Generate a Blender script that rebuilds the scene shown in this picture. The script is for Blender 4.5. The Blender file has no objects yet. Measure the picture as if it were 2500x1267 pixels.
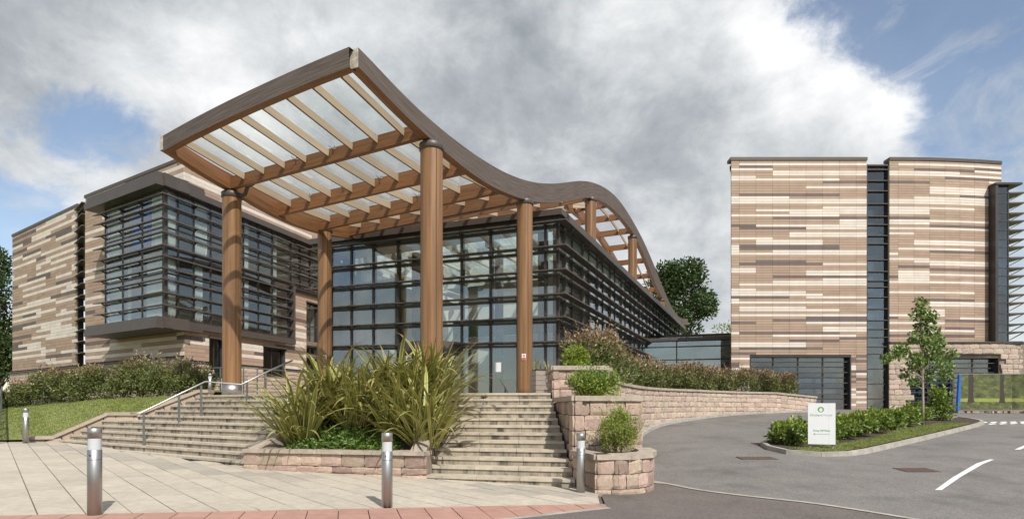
import bpy, bmesh, math, random
import numpy as np
from mathutils import Vector, Matrix
from mathutils.geometry import delaunay_2d_cdt
random.seed(7); RNG = np.random.default_rng(7)
R = math.radians
SC = bpy.context.scene
COL = SC.collection

# ------------------------------------------------------------------ camera
FPX, HOR, EYE = 1380.0, 990.0, 1.6          # focal length and horizon row of the 2500 px wide photograph
cam = bpy.data.cameras.new('camera'); camo = bpy.data.objects.new('camera', cam); COL.objects.link(camo)
camo.location = (0, 0, EYE); camo.rotation_euler = (R(90), 0, 0)
cam.sensor_fit = 'HORIZONTAL'; cam.sensor_width = 36; cam.lens = FPX/2500*36
cam.shift_y = (HOR-633.5)/2500; cam.clip_start = .1; cam.clip_end = 3000
SC.camera = camo

# ------------------------------------------------------------------ sky and sun
SUN_EL, SUN_H = R(46), Vector((-.46, .888))     # horizontal travel of the light
w = bpy.data.worlds.new('World'); SC.world = w; w.use_nodes = True
nt = w.node_tree; nt.nodes.clear()
def N(t, **k):
    n = nt.nodes.new(t)
    for a, b in k.items(): setattr(n, a, b)
    return n
def LK(a, b): nt.links.new(a, b)
def MATH(op, a, b=None, c=None, clamp=False):
    n = N('ShaderNodeMath', operation=op, use_clamp=clamp)
    for i, x in enumerate((a, b, c)):
        if x is None: continue
        if isinstance(x, (int, float)): n.inputs[i].default_value = x
        else: LK(x, n.inputs[i])
    return n.outputs[0]
sky = N('ShaderNodeTexSky', sky_type='NISHITA', sun_disc=False)
sky.sun_elevation = SUN_EL; sky.sun_rotation = math.atan2(-SUN_H.x, -SUN_H.y)
sky.air_density = 1.0; sky.dust_density = .6; sky.ozone_density = 1.6
tc = N('ShaderNodeTexCoord')
def pdir(u, v): return Vector(((u-1250)/FPX, 1, (HOR-v)/FPX)).normalized()
def noise(vec, scale, detail, rough=.55, dist=0, off=(0, 0, 0), sq=(1, 1, 1)):
    mp = N('ShaderNodeMapping'); mp.inputs['Location'].default_value = off; mp.inputs['Scale'].default_value = sq
    LK(vec, mp.inputs['Vector'])
    n = N('ShaderNodeTexNoise'); n.inputs['Scale'].default_value = scale; n.inputs['Detail'].default_value = detail
    n.inputs['Roughness'].default_value = rough; n.inputs['Distortion'].default_value = dist
    LK(mp.outputs[0], n.inputs['Vector']); return n.outputs['Fac']
gen = tc.outputs['Generated']
def blobs(lst):
    tot = None
    for (u, v, rad, amp) in lst:
        d = N('ShaderNodeVectorMath', operation='DISTANCE'); LK(gen, d.inputs[0]); d.inputs[1].default_value = pdir(u, v)
        m = N('ShaderNodeMapRange', interpolation_type='SMOOTHSTEP'); LK(d.outputs['Value'], m.inputs['Value'])
        m.inputs['From Min'].default_value = rad; m.inputs['From Max'].default_value = 0
        m.inputs['To Min'].default_value = 0; m.inputs['To Max'].default_value = amp
        tot = m.outputs[0] if tot is None else MATH('ADD', tot, m.outputs[0])
    return tot
n1 = noise(gen, 3.2, 11, .64, .35, (3.1, .4, 1.7), (1, 1, 1.5))
n2 = noise(gen, 5.0, 8, .55, .2, (.3, 5.4, 2.7), (1, 1, 1.6))
n3 = noise(gen, 9.0, 10, .66, .3, (8.3, 1.4, 4.7), (1, 1, 1.3))
holes = blobs([(200, 300, .13, -.36), (300, 315, .10, -.26), (60, 400, .07, .1), (40, 590, .12, -.2), (380, 300, .08, -.12), (100, 500, .12, -.14), (510, 165, .06, -.22), (30, 560, .10, -.14),
               (2010, 60, .13, -.30), (1900, 30, .08, -.24), (2240, 120, .24, -.26), (2420, 280, .26, -.22), (2500, 20, .3, -.16), (2110, 395, .06, -.10),
               (1780, 160, .24, .28), (1960, 260, .14, .28), (2090, 310, .11, .26), (1250, 180, .75, .36), (640, 60, .5, .30), (1600, 480, .4, .3), (2190, 330, .08, .18), (330, 450, .16, .22), (2300, 250, .5, .12), (120, 150, .2, .16), (1650, 700, .4, .25)])
dens = MATH('ADD', MATH('ADD', MATH('MULTIPLY_ADD', n3, .44, -.22), MATH('ADD', n1, .01)), holes)
mask = N('ShaderNodeMapRange', interpolation_type='SMOOTHSTEP'); LK(dens, mask.inputs['Value'])
mask.inputs['From Min'].default_value = .38; mask.inputs['From Max'].default_value = .62; mask.inputs['To Min'].default_value = .10
lum = blobs([(1850, 90, .17, .34), (1970, 170, .13, .38), (2140, 270, .13, .38), (1560, 60, .2, .14), (600, 130, .2, .12), (480, 30, .15, .12), (1500, 90, .2, .10), (560, 260, .2, .14), (300, 420, .3, .12), (1700, 560, .3, .08), (950, 60, .2, .06),
             (250, 60, .3, -.08), (1250, 250, .28, -.05), (1640, 330, .22, -.12), (1000, 300, .2, -.03), (1150, 100, .25, .05), (1400, 420, .2, .06), (650, 250, .16, .02)])
shade = MATH('ADD', MATH('ADD', MATH('MULTIPLY', n2, 1.05), MATH('MULTIPLY_ADD', n3, .85, -.09)), lum)
sz_ = N('ShaderNodeSeparateXYZ'); LK(gen, sz_.inputs[0])
hz = N('ShaderNodeMapRange', interpolation_type='SMOOTHSTEP'); LK(sz_.outputs[2], hz.inputs['Value'])
hz.inputs['From Min'].default_value = .02; hz.inputs['From Max'].default_value = .42; hz.inputs['To Min'].default_value = .16; hz.inputs['To Max'].default_value = 0
shade = MATH('ADD', shade, hz.outputs[0])
srm = N('ShaderNodeMapRange'); LK(shade, srm.inputs['Value']); srm.inputs['From Min'].default_value = .55; srm.inputs['From Max'].default_value = 1.35
cr = N('ShaderNodeValToRGB'); LK(srm.outputs[0], cr.inputs[0])
e = cr.color_ramp.elements
e[0].position = 0; e[0].color = (2.35, 2.58, 2.82, 1)
e[1].position = 1; e[1].color = (6.9, 6.95, 7.0, 1)
x = e.new(.30); x.color = (3.3, 3.52, 3.75, 1)
x = e.new(.58); x.color = (4.7, 4.9, 5.05, 1)
veil = N('ShaderNodeMapRange', interpolation_type='SMOOTHSTEP'); LK(noise(gen, 6.0, 9, .62, .8, (1.2, 7.7, 3.3), (1, 1, 2.2)), veil.inputs['Value'])
veil.inputs['From Min'].default_value = .46; veil.inputs['From Max'].default_value = .74; veil.inputs['To Max'].default_value = .6
cover = MATH('MAXIMUM', mask.outputs[0], veil.outputs[0])
mx = N('ShaderNodeMix', data_type='RGBA'); LK(cover, mx.inputs[0])
blue = N('ShaderNodeMix', data_type='RGBA', blend_type='MULTIPLY'); blue.inputs[0].default_value = 1
LK(sky.outputs[0], blue.inputs[6]); blue.inputs[7].default_value = (1.25, 1.16, 1.08, 1)
LK(blue.outputs[2], mx.inputs[6]); LK(cr.outputs[0], mx.inputs[7])
bg = N('ShaderNodeBackground'); bg.inputs[1].default_value = .145
LK(mx.outputs[2], bg.inputs[0]); wo = N('ShaderNodeOutputWorld'); LK(bg.outputs[0], wo.inputs[0])

sl = bpy.data.lights.new('sun', 'SUN'); sl.energy = 4.7; sl.angle = R(.6); sl.color = (1, .965, .91)
so = bpy.data.objects.new('sun', sl); COL.objects.link(so)
sd = Vector((SUN_H.x*math.cos(SUN_EL), SUN_H.y*math.cos(SUN_EL), -math.sin(SUN_EL)))
so.rotation_euler = sd.to_track_quat('-Z', 'Y').to_euler(); so.location = (20, -40, 50)
vs = SC.view_settings; vs.view_transform = 'Standard'; vs.look = 'None'; vs.exposure = 0; vs.gamma = 1; vs.use_curve_mapping = False
SC.cycles.transparent_max_bounces = 24; SC.cycles.max_bounces = 8; SC.cycles.caustics_reflective = False; SC.cycles.caustics_refractive = False
SC.cycles.use_denoising = True; SC.cycles.sample_clamp_indirect = 6

# ------------------------------------------------------------------ materials
M = {}
def mat(name, base, rough=.7, metal=0, var=.25, scale=4.0, det=6, bump=0, bscale=40, coords='Object', stretch=(1, 1, 1),
        c2=None, rand=0, hue=0, spec=.5, c3=None, c3scale=1.2, c3lo=.5, c3hi=.7, trans=0):
    m = bpy.data.materials.new(name); m.use_nodes = True; t = m.node_tree; t.nodes.clear()
    def n(ty, **k):
        q = t.nodes.new(ty)
        for a, b in k.items(): setattr(q, a, b)
        return q
    L = t.links.new
    out = n('ShaderNodeOutputMaterial'); p = n('ShaderNodeBsdfPrincipled')
    p.inputs['Roughness'].default_value = rough; p.inputs['Metallic'].default_value = metal
    p.inputs['Specular IOR Level'].default_value = spec
    tcx = n('ShaderNodeTexCoord'); mp = n('ShaderNodeMapping'); mp.inputs['Scale'].default_value = stretch
    L(tcx.outputs[coords], mp.inputs[0])
    nz = n('ShaderNodeTexNoise'); nz.inputs['Scale'].default_value = scale; nz.inputs['Detail'].default_value = det
    nz.inputs['Roughness'].default_value = .6; L(mp.outputs[0], nz.inputs['Vector'])
    if c2 is None: c2 = tuple(max(0, c*(1-var)) for c in base); base = tuple(c*(1+var*.6) for c in base)
    mr = n('ShaderNodeMapRange'); mr.inputs['From Min'].default_value = .3; mr.inputs['From Max'].default_value = .7; L(nz.outputs['Fac'], mr.inputs['Value'])
    mixc = n('ShaderNodeMix', data_type='RGBA'); L(mr.outputs[0], mixc.inputs[0])
    mixc.inputs[6].default_value = (*c2, 1); mixc.inputs[7].default_value = (*base, 1)
    col = mixc.outputs[2]
    if c3 is not None:
        n3_ = n('ShaderNodeTexNoise'); n3_.inputs['Scale'].default_value = c3scale; n3_.inputs['Detail'].default_value = 7; n3_.inputs['Roughness'].default_value = .65
        L(mp.outputs[0], n3_.inputs['Vector'])
        m3 = n('ShaderNodeMapRange', interpolation_type='SMOOTHSTEP'); m3.inputs['From Min'].default_value = c3lo; m3.inputs['From Max'].default_value = c3hi; L(n3_.outputs['Fac'], m3.inputs['Value'])
        q = n('ShaderNodeMix', data_type='RGBA'); L(m3.outputs[0], q.inputs[0]); L(col, q.inputs[6]); q.inputs[7].default_value = (*c3, 1); col = q.outputs[2]
    if rand or hue:
        oi = n('ShaderNodeObjectInfo'); ge = n('ShaderNodeNewGeometry')
        ad = n('ShaderNodeMath', operation='ADD'); L(oi.outputs['Random'], ad.inputs[0]); L(ge.outputs['Random Per Island'], ad.inputs[1])
        fr = n('ShaderNodeMath', operation='FRACT'); L(ad.outputs[0], fr.inputs[0])
        hs = n('ShaderNodeHueSaturation')
        a = n('ShaderNodeMapRange'); L(fr.outputs[0], a.inputs['Value']); a.inputs['To Min'].default_value = 1-rand; a.inputs['To Max'].default_value = 1+rand
        L(a.outputs[0], hs.inputs['Value'])
        if hue:
            f2 = n('ShaderNodeMath', operation='MULTIPLY'); L(fr.outputs[0], f2.inputs[0]); f2.inputs[1].default_value = 7.31
            f3 = n('ShaderNodeMath', operation='FRACT'); L(f2.outputs[0], f3.inputs[0])
            b = n('ShaderNodeMapRange'); L(f3.outputs[0], b.inputs['Value']); b.inputs['To Min'].default_value = .5-hue; b.inputs['To Max'].default_value = .5+hue
            L(b.outputs[0], hs.inputs['Hue'])
        L(col, hs.inputs['Color']); col = hs.outputs[0]
    L(col, p.inputs['Base Color'])
    if bump:
        nb = n('ShaderNodeTexNoise'); nb.inputs['Scale'].default_value = bscale; nb.inputs['Detail'].default_value = 5; L(mp.outputs[0], nb.inputs['Vector'])
        bm_ = n('ShaderNodeBump'); bm_.inputs['Strength'].default_value = bump; bm_.inputs['Distance'].default_value = .02
        L(nb.outputs['Fac'], bm_.inputs['Height']); L(bm_.outputs[0], p.inputs['Normal'])
    sh = p.outputs[0]
    if trans:
        tr = n('ShaderNodeBsdfTranslucent'); L(col, tr.inputs[0]); ms = n('ShaderNodeMixShader'); ms.inputs[0].default_value = trans
        L(sh, ms.inputs[1]); L(tr.outputs[0], ms.inputs[2]); sh = ms.outputs[0]
    L(sh, out.inputs[0]); M[name] = m; return m
def glass(name, tint, refl=.12, ior=1.5, rough=0, dirt=0):
    m = bpy.data.materials.new(name); m.use_nodes = True; t = m.node_tree; t.nodes.clear(); L = t.links.new
    out = t.nodes.new('ShaderNodeOutputMaterial'); tr = t.nodes.new('ShaderNodeBsdfTransparent'); tr.inputs[0].default_value = (*tint, 1)
    gl = t.nodes.new('ShaderNodeBsdfGlossy'); gl.inputs['Roughness'].default_value = rough; gl.inputs[0].default_value = (.93, .97, 1, 1)
    fr_ = t.nodes.new('ShaderNodeLayerWeight'); fr_.inputs[0].default_value = .5; fr = t.nodes.new('ShaderNodeMath'); fr.operation = 'POWER'; L(fr_.outputs['Facing'], fr.inputs[0]); fr.inputs[1].default_value = 4.0
    mp = t.nodes.new('ShaderNodeMapRange'); mp.inputs['To Min'].default_value = refl; L(fr.outputs[0], mp.inputs['Value'])
    ms = t.nodes.new('ShaderNodeMixShader'); L(mp.outputs[0], ms.inputs[0]); L(tr.outputs[0], ms.inputs[1]); L(gl.outputs[0], ms.inputs[2])
    sh = ms.outputs[0]
    if dirt:
        tl = t.nodes.new('ShaderNodeBsdfTranslucent'); tl.inputs[0].default_value = (.75, .82, .78, 1)
        tcx = t.nodes.new('ShaderNodeTexCoord'); nz = t.nodes.new('ShaderNodeTexNoise'); nz.inputs['Scale'].default_value = .5; nz.inputs['Detail'].default_value = 4; L(tcx.outputs['Object'], nz.inputs['Vector'])
        mr = t.nodes.new('ShaderNodeMapRange'); mr.inputs['From Min'].default_value = .35; mr.inputs['From Max'].default_value = .75; mr.inputs['To Min'].default_value = dirt*.6; mr.inputs['To Max'].default_value = dirt*1.5; L(nz.outputs['Fac'], mr.inputs['Value'])
        m2 = t.nodes.new('ShaderNodeMixShader'); L(mr.outputs[0], m2.inputs[0]); L(sh, m2.inputs[1]); L(tl.outputs[0], m2.inputs[2]); sh = m2.outputs[0]
    L(sh, out.inputs[0]); M[name] = m

mat('tile_cream', (.68, .605, .52), .75, var=.08, scale=2, rand=.07)
mat('tile_tan', (.385, .272, .198), .75, var=.10, scale=2, rand=.09, hue=.006)
mat('tile_dark', (.15, .112, .098), .7, var=.12, scale=2, rand=.12)
mat('joint', (.06, .05, .045), .9, var=.2)
mat('fascia', (.082, .066, .056), .45, var=.12, scale=1.5)
mat('bronze', (.048, .041, .036), .42, var=.2, scale=3, metal=.0)
mat('louvre_metal', (.095, .079, .068), .45, var=.2, scale=3)
mat('timber', (.225, .100, .038), .55, var=.45, scale=1.0, det=8, coords='UV', stretch=(.6, 15, 1), bump=.15, bscale=2, c3=(.12, .058, .028), c3scale=.8, c3lo=.52, c3hi=.78, rand=.12)
mat('column_timber', (.325, .172, .072), .40, c2=(.135, .063, .027), scale=1.0, det=9, coords='UV', stretch=(.3, 9, 1), bump=.12, bscale=3, c3=(.085, .048, .028), c3scale=.8, c3lo=.54, c3hi=.80)
mat('timber_weathered', (.125, .096, .08), .8, var=.5, scale=1.0, det=9, coords='UV', stretch=(.8, 26, 1), bump=.35, bscale=2, c3=(.30, .26, .22), c3scale=1.3, c3lo=.62, c3hi=.85)
mat('timber_pale', (.47, .37, .26), .75, var=.25, scale=1.0, det=8, coords='UV', stretch=(.8, 26, 1), bump=.15, bscale=2, rand=.12)
mat('timber_end', (.50, .44, .37), .85, var=.45, scale=1.0, coords='Object', stretch=(9, 9, 9), bump=.3, bscale=3)
mat('stone', (.48, .365, .285), .9, c2=(.375, .27, .205), scale=6, det=8, bump=.7, bscale=26, rand=.28, hue=.018, c3=(.52, .42, .33), c3scale=3, c3lo=.5, c3hi=.75)
mat('stone_pale', (.52, .41, .325), .9, c2=(.41, .315, .245), scale=6, det=8, bump=.6, bscale=26, rand=.14, hue=.012, c3=(.5, .42, .34), c3scale=3, c3lo=.5, c3hi=.75)
mat('mortar', (.25, .20, .16), .95, var=.3)
mat('coping', (.40, .335, .265), .85, var=.25, scale=5, bump=.25, bscale=60, rand=.08, c3=(.27, .235, .19), c3scale=2.2, c3lo=.52, c3hi=.75)
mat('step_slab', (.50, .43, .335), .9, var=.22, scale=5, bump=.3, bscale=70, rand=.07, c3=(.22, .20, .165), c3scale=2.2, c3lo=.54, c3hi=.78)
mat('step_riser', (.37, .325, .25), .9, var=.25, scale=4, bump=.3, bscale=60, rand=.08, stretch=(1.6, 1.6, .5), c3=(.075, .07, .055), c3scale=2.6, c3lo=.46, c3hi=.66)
mat('slab', (.50, .44, .35), .9, var=.16, scale=7, det=9, bump=.2, bscale=90, rand=.06, c3=(.41, .36, .285), c3scale=1.3, c3lo=.48, c3hi=.75)
mat('slab_grey', (.40, .355, .29), .9, var=.14, scale=3, bump=.2, bscale=90, rand=.05)
mat('sand_joint', (.13, .115, .09), .95, var=.3, scale=9)
mat('kerb', (.40, .37, .32), .9, var=.25, scale=5, bump=.3, bscale=60, rand=.06, c3=(.25, .235, .205), c3scale=1.7, c3lo=.5, c3hi=.75)
mat('mulch', (.075, .052, .038), .95, var=.6, scale=30, bump=1, bscale=50)
mat('soil', (.10, .072, .05), .95, var=.5, scale=20, bump=.8, bscale=40)
mat('turf', (.215, .235, .07), .95, var=.4, scale=6, bump=.5, bscale=80, c3=(.20, .19, .06), c3scale=1.0, c3lo=.48, c3hi=.75)
mat('blade', (.27, .31, .085), .8, var=.35, scale=2, rand=.35, hue=.02, trans=.3)
mat('white_paint', (.72, .72, .69), .75, var=.12, scale=12, c3=(.45, .44, .42), c3scale=14, c3lo=.56, c3hi=.8)
mat('steel', (.44, .43, .415), .44, metal=1, var=.10, scale=3, stretch=(60, 60, 1), bump=.0)
mat('steel_dark', (.22, .225, .22), .38, metal=1, var=.2, scale=5)
mat('lens', (.55, .57, .58), .35, var=.03)
mat('white_board', (.80, .80, .80), .35, var=.03, spec=.3)
mat('sign_green', (.10, .36, .055), .5, var=.05)
mat('sign_grey', (.40, .47, .42), .5, var=.05)
mat('sign_red', (.50, .03, .05), .5, var=.05)
mat('sign_blue', (.03, .16, .5), .5, var=.05)
mat('blue_plastic', (.02, .14, .52), .4, var=.15)
mat('rust_iron', (.17, .11, .085), .8, var=.45, scale=15, bump=.3)
mat('cedar_grey', (.33, .28, .23), .85, var=.25, scale=8, stretch=(1, 1, 6), rand=.1)
mat('bark', (.13, .105, .08), .95, var=.45, scale=8, stretch=(1, 1, .3), bump=.8, bscale=10)
mat('bark_pale', (.36, .31, .25), .9, var=.3, scale=8, stretch=(1, 1, .4))
mat('plaster', (.62, .60, .52), .9, var=.05)
mat('ceiling', (.68, .68, .60), .9, var=.03)
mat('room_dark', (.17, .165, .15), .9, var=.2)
mat('room_floor', (.22, .17, .12), .5, var=.2)
mat('curtain', (.74, .76, .72), .9, var=.08, scale=2, trans=.35)
mat('sheer_dark', (.30, .36, .39), .9, var=.2, scale=2, trans=.3)
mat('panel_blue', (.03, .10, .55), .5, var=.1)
mat('panel_green', (.03, .20, .12), .4, var=.2)
for nm, c, h in (('leaf_tree', (.066, .108, .028), .02), ('leaf_dark', (.052, .084, .024), .02), ('leaf_lime', (.25, .33, .04), .012), ('leaf_yew', (.25, .29, .045), .02), ('leaf_laurel', (.20, .275, .055), .018),
                 ('leaf_cover', (.14, .225, .04), .02), ('leaf_photinia', (.155, .18, .05), .03), ('leaf_red', (.30, .19, .095), .03), ('leaf_young', (.19, .28, .065), .02), ('leaf_pink', (.5, .36, .26), .02)):
    mat(nm, c, .42, var=.3, scale=3, rand=.42, hue=h, trans=.22, spec=.5)
glass('glass_clear', (.95, .98, .97), .08, 1.55)
glass('glass_coated', (.86, .92, .93), .15, 1.6)
glass('glass_deep', (.66, .74, .78), .10, 1.6)
glass('glass_dark', (.55, .62, .65), .10, 1.6)
glass('glass_roof', (.975, .99, .98), .02, 1.4, dirt=.05)
glass('glass_frosted', (.9, .95, .93), .10, 1.5, dirt=.42)
# asphalt
def asphalt(name, a, b, speck):
    m = mat(name, a, .88, c2=b, scale=.9, det=8, c3=tuple(c*.70 for c in b), c3scale=.55, c3lo=.48, c3hi=.74)
    t = m.node_tree; L = t.links.new; p = [q for q in t.nodes if q.type == 'BSDF_PRINCIPLED'][0]
    old = p.inputs['Base Color'].links[0].from_socket
    tcx = [q for q in t.nodes if q.type == 'TEX_COORD'][0]
    v = t.nodes.new('ShaderNodeTexVoronoi'); v.inputs['Scale'].default_value = 55; L(tcx.outputs['Object'], v.inputs['Vector'])
    n2_ = t.nodes.new('ShaderNodeTexNoise'); n2_.inputs['Scale'].default_value = 14; n2_.inputs['Detail'].default_value = 9; n2_.inputs['Roughness'].default_value = .8; L(tcx.outputs['Object'], n2_.inputs['Vector'])
    hs = t.nodes.new('ShaderNodeHueSaturation'); L(old, hs.inputs['Color'])
    sep = t.nodes.new('ShaderNodeSeparateColor'); L(v.outputs['Color'], sep.inputs[0])
    ad = t.nodes.new('ShaderNodeMath'); ad.operation = 'MULTIPLY_ADD'; L(sep.outputs[0], ad.inputs[0]); ad.inputs[1].default_value = speck; L(n2_.outputs['Fac'], ad.inputs[2])
    mr = t.nodes.new('ShaderNodeMapRange'); mr.inputs['From Min'].default_value = .35; mr.inputs['From Max'].default_value = .65+speck; mr.inputs['To Min'].default_value = .62; mr.inputs['To Max'].default_value = 1.4
    L(ad.outputs[0], mr.inputs['Value']); L(mr.outputs[0], hs.inputs['Value']); L(hs.outputs[0], p.inputs['Base Color'])
    b_ = t.nodes.new('ShaderNodeBump'); b_.inputs['Strength'].default_value = .5; b_.inputs['Distance'].default_value = .01; L(v.outputs['Distance'], b_.inputs['Height']); L(b_.outputs[0], p.inputs['Normal'])
asphalt('asphalt', (.205, .188, .170), (.158, .145, .131), .4)
asphalt('asphalt_brown', (.158, .132, .116), (.125, .104, .092), .3)
# blister paving
m = mat('tactile', (.42, .235, .18), .85, var=.14, scale=5, rand=.06)
t = m.node_tree; L = t.links.new; p = [q for q in t.nodes if q.type == 'BSDF_PRINCIPLED'][0]; tcx = [q for q in t.nodes if q.type == 'TEX_COORD'][0]
v = t.nodes.new('ShaderNodeTexVoronoi'); v.inputs['Scale'].default_value = 15; v.inputs['Randomness'].default_value = 0; L(tcx.outputs['Object'], v.inputs['Vector'])
b_ = t.nodes.new('ShaderNodeBump'); b_.inputs['Strength'].default_value = .35; b_.inputs['Distance'].default_value = -.012; L(v.outputs['Distance'], b_.inputs['Height']); L(b_.outputs[0], p.inputs['Normal'])
# sword leaf: olive blade with pale margins along the UV's v axis
m = mat('sword_leaf', (.24, .245, .065), .42, var=.3, scale=1, coords='UV', stretch=(1.5, 12, 1), rand=.35, hue=.02, trans=.15)
t = m.node_tree; L = t.links.new; p = [q for q in t.nodes if q.type == 'BSDF_PRINCIPLED'][0]; old = p.inputs['Base Color'].links[0].from_socket
tcx = [q for q in t.nodes if q.type == 'TEX_COORD'][0]; sx = t.nodes.new('ShaderNodeSeparateXYZ'); L(tcx.outputs['UV'], sx.inputs[0])
a1 = t.nodes.new('ShaderNodeMath'); a1.operation = 'SUBTRACT'; L(sx.outputs[1], a1.inputs[0]); a1.inputs[1].default_value = .5
a2 = t.nodes.new('ShaderNodeMath'); a2.operation = 'ABSOLUTE'; L(a1.outputs[0], a2.inputs[0])
mr = t.nodes.new('ShaderNodeMapRange'); mr.interpolation_type = 'SMOOTHSTEP'; mr.inputs['From Min'].default_value = .24; mr.inputs['From Max'].default_value = .40; L(a2.outputs[0], mr.inputs['Value'])
q = t.nodes.new('ShaderNodeMix'); q.data_type = 'RGBA'; L(mr.outputs[0], q.inputs[0]); L(old, q.inputs[6]); q.inputs[7].default_value = (.56, .53, .19, 1)
tp = t.nodes.new('ShaderNodeMapRange'); tp.inputs['From Min'].default_value = .78; tp.inputs['From Max'].default_value = 1.05; L(sx.outputs[0], tp.inputs['Value'])
q2 = t.nodes.new('ShaderNodeMix'); q2.data_type = 'RGBA'; L(tp.outputs[0], q2.inputs[0]); L(q.outputs[2], q2.inputs[6]); q2.inputs[7].default_value = (.30, .16, .07, 1)
L(q2.outputs[2], p.inputs['Base Color'])

# ------------------------------------------------------------------ helpers
class MB:
    def __init__(s): s.v = []; s.f = []; s.m = []; s.uv = []; s.hasuv = False
    def face(s, idx, mi=0, uv=None):
        s.f.append(tuple(idx)); s.m.append(mi); s.uv.append(uv)
        if uv: s.hasuv = True
    def poly(s, pts, mi=0, uv=None):
        b = len(s.v); s.v += [tuple(p) for p in pts]; s.face(range(b, b+len(pts)), mi, uv)
    def hexa(s, p, mi=0, uvs=None, skip=()):
        # p: bottom 0..3 counter-clockwise, top 4..7
        b = len(s.v); s.v += [tuple(q) for q in p]
        F = ((0, 3, 2, 1), (4, 5, 6, 7), (0, 1, 5, 4), (1, 2, 6, 5), (2, 3, 7, 6), (3, 0, 4, 7))
        for k, f in enumerate(F):
            if k in skip: continue
            s.face([b+i for i in f], mi if isinstance(mi, int) else mi[k], [uvs[i] for i in f] if uvs else None)
    def box(s, c, sx, sy, sz, rz=0, mi=0):
        ca, sa = math.cos(rz), math.sin(rz)
        P = []
        for z in (-sz/2, sz/2):
            for (x, y) in ((-sx/2, -sy/2), (sx/2, -sy/2), (sx/2, sy/2), (-sx/2, sy/2)):
                P.append((c[0]+x*ca-y*sa, c[1]+x*sa+y*ca, c[2]+z))
        s.hexa(P, mi)
    def beam(s, a, b, wid, dep, mi=0, up=(0, 0, 1)):
        # rectangular bar from a to b (top centre line), width wid, hanging dep below
        a, b = Vector(a), Vector(b); d = (b-a); L_ = d.length; d.normalize(); r = d.cross(Vector(up)).normalized(); u = r.cross(d).normalized()
        h = r*(wid/2); dn = u*dep
        P = [a-h-dn, a+h-dn, b+h-dn, b-h-dn, a-h, a+h, b+h, b-h]
        b0 = len(s.v); s.v += [tuple(q) for q in P]
        F = ((0, 3, 2, 1), (4, 5, 6, 7), (0, 1, 5, 4), (1, 2, 6, 5), (2, 3, 7, 6), (3, 0, 4, 7))
        o = random.random()*9
        UV = (((0, 0), (L_, 0), (L_, wid), (0, wid)), ((0, 0), (0, wid), (L_, wid), (L_, 0)), ((0, 0), (.1, 0), (.1, dep), (0, dep)),
              ((0, 0), (L_, 0), (L_, dep), (0, dep)), ((0, 0), (.1, 0), (.1, dep), (0, dep)), ((L_, 0), (0, 0), (0, dep), (L_, dep)))
        for k, f in enumerate(F):
            s.face([b0+i for i in f], mi if isinstance(mi, int) else mi[k], [(x+o, y+o*.37+k*.21) for x, y in UV[k]])
    def prism(s, poly, z0, z1, mi=0, mtop=None):
        n = len(poly)
        z0f = z0 if callable(z0) else (lambda x, y: z0); z1f = z1 if callable(z1) else (lambda x, y: z1)
        if sum(poly[i][0]*poly[(i+1) % n][1]-poly[(i+1) % n][0]*poly[i][1] for i in range(n)) < 0: poly = poly[::-1]
        b = len(s.v)
        s.v += [(x, y, z0f(x, y)) for x, y in poly]+[(x, y, z1f(x, y)) for x, y in poly]
        s.face(range(b+n-1, b-1, -1), mi); s.face(range(b+n, b+2*n), mi if mtop is None else mtop)
        for i in range(n):
            j = (i+1) % n; s.face((b+i, b+j, b+n+j, b+n+i), mi)
    def tube(s, pts, r, n=8, mi=0, cap=True):
        pts = [Vector(p) for p in pts]; rs = r if isinstance(r, (list, tuple)) else [r]*len(pts)
        rings = []; acc = 0
        ref = Vector((0, 0, 1)) if abs((pts[-1]-pts[0]).normalized().z) < .9 else Vector((1, 0, 0))
        for i, p in enumerate(pts):
            d = (pts[min(i+1, len(pts)-1)]-pts[max(i-1, 0)]).normalized()
            x = d.cross(ref).normalized(); y = d.cross(x).normalized()
            b = len(s.v); s.v += [tuple(p+x*math.cos(k*2*math.pi/n)*rs[i]+y*math.sin(k*2*math.pi/n)*rs[i]) for k in range(n)]; rings.append(b)
        for i in range(len(pts)-1):
            a, b = rings[i], rings[i+1]; l0 = acc; acc += (pts[i+1]-pts[i]).length
            for k in range(n):
                j = (k+1) % n
                s.face((a+k, a+j, b+j, b+k), mi, [(l0, k*.1), (l0, k*.1+.1), (acc, k*.1+.1), (acc, k*.1)])
        if cap: s.face(range(rings[0]+n-1, rings[0]-1, -1), mi); s.face(range(rings[-1], rings[-1]+n), mi)
    def lathe(s, c, prof, n=24, mi=0, cap=True, groove=()):
        b0 = len(s.v)
        for (r, z) in prof:
            for k in range(n):
                a = k*2*math.pi/n; rr = r-(.03 if k in groove else 0); s.v.append((c[0]+math.cos(a)*rr, c[1]+math.sin(a)*rr, c[2]+z))
        for i in range(len(prof)-1):
            for k in range(n):
                j = (k+1) % n; a = b0+i*n; b = a+n
                s.face((a+k, a+j, b+j, b+k), mi, [(prof[i][1], k/n*1.9), (prof[i][1], (k+1)/n*1.9), (prof[i+1][1], (k+1)/n*1.9), (prof[i+1][1], k/n*1.9)])
        if cap:
            s.face(range(b0+n-1, b0-1, -1), mi); e_ = b0+(len(prof)-1)*n; s.face(range(e_, e_+n), mi)
    def add(s, verts, faces, Mx, mi=0):
        b = len(s.v); s.v += [tuple(Mx @ Vector(q)) for q in verts]
        for f in faces: s.f.append(tuple(b+i for i in f)); s.m.append(mi); s.uv.append(None)
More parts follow.
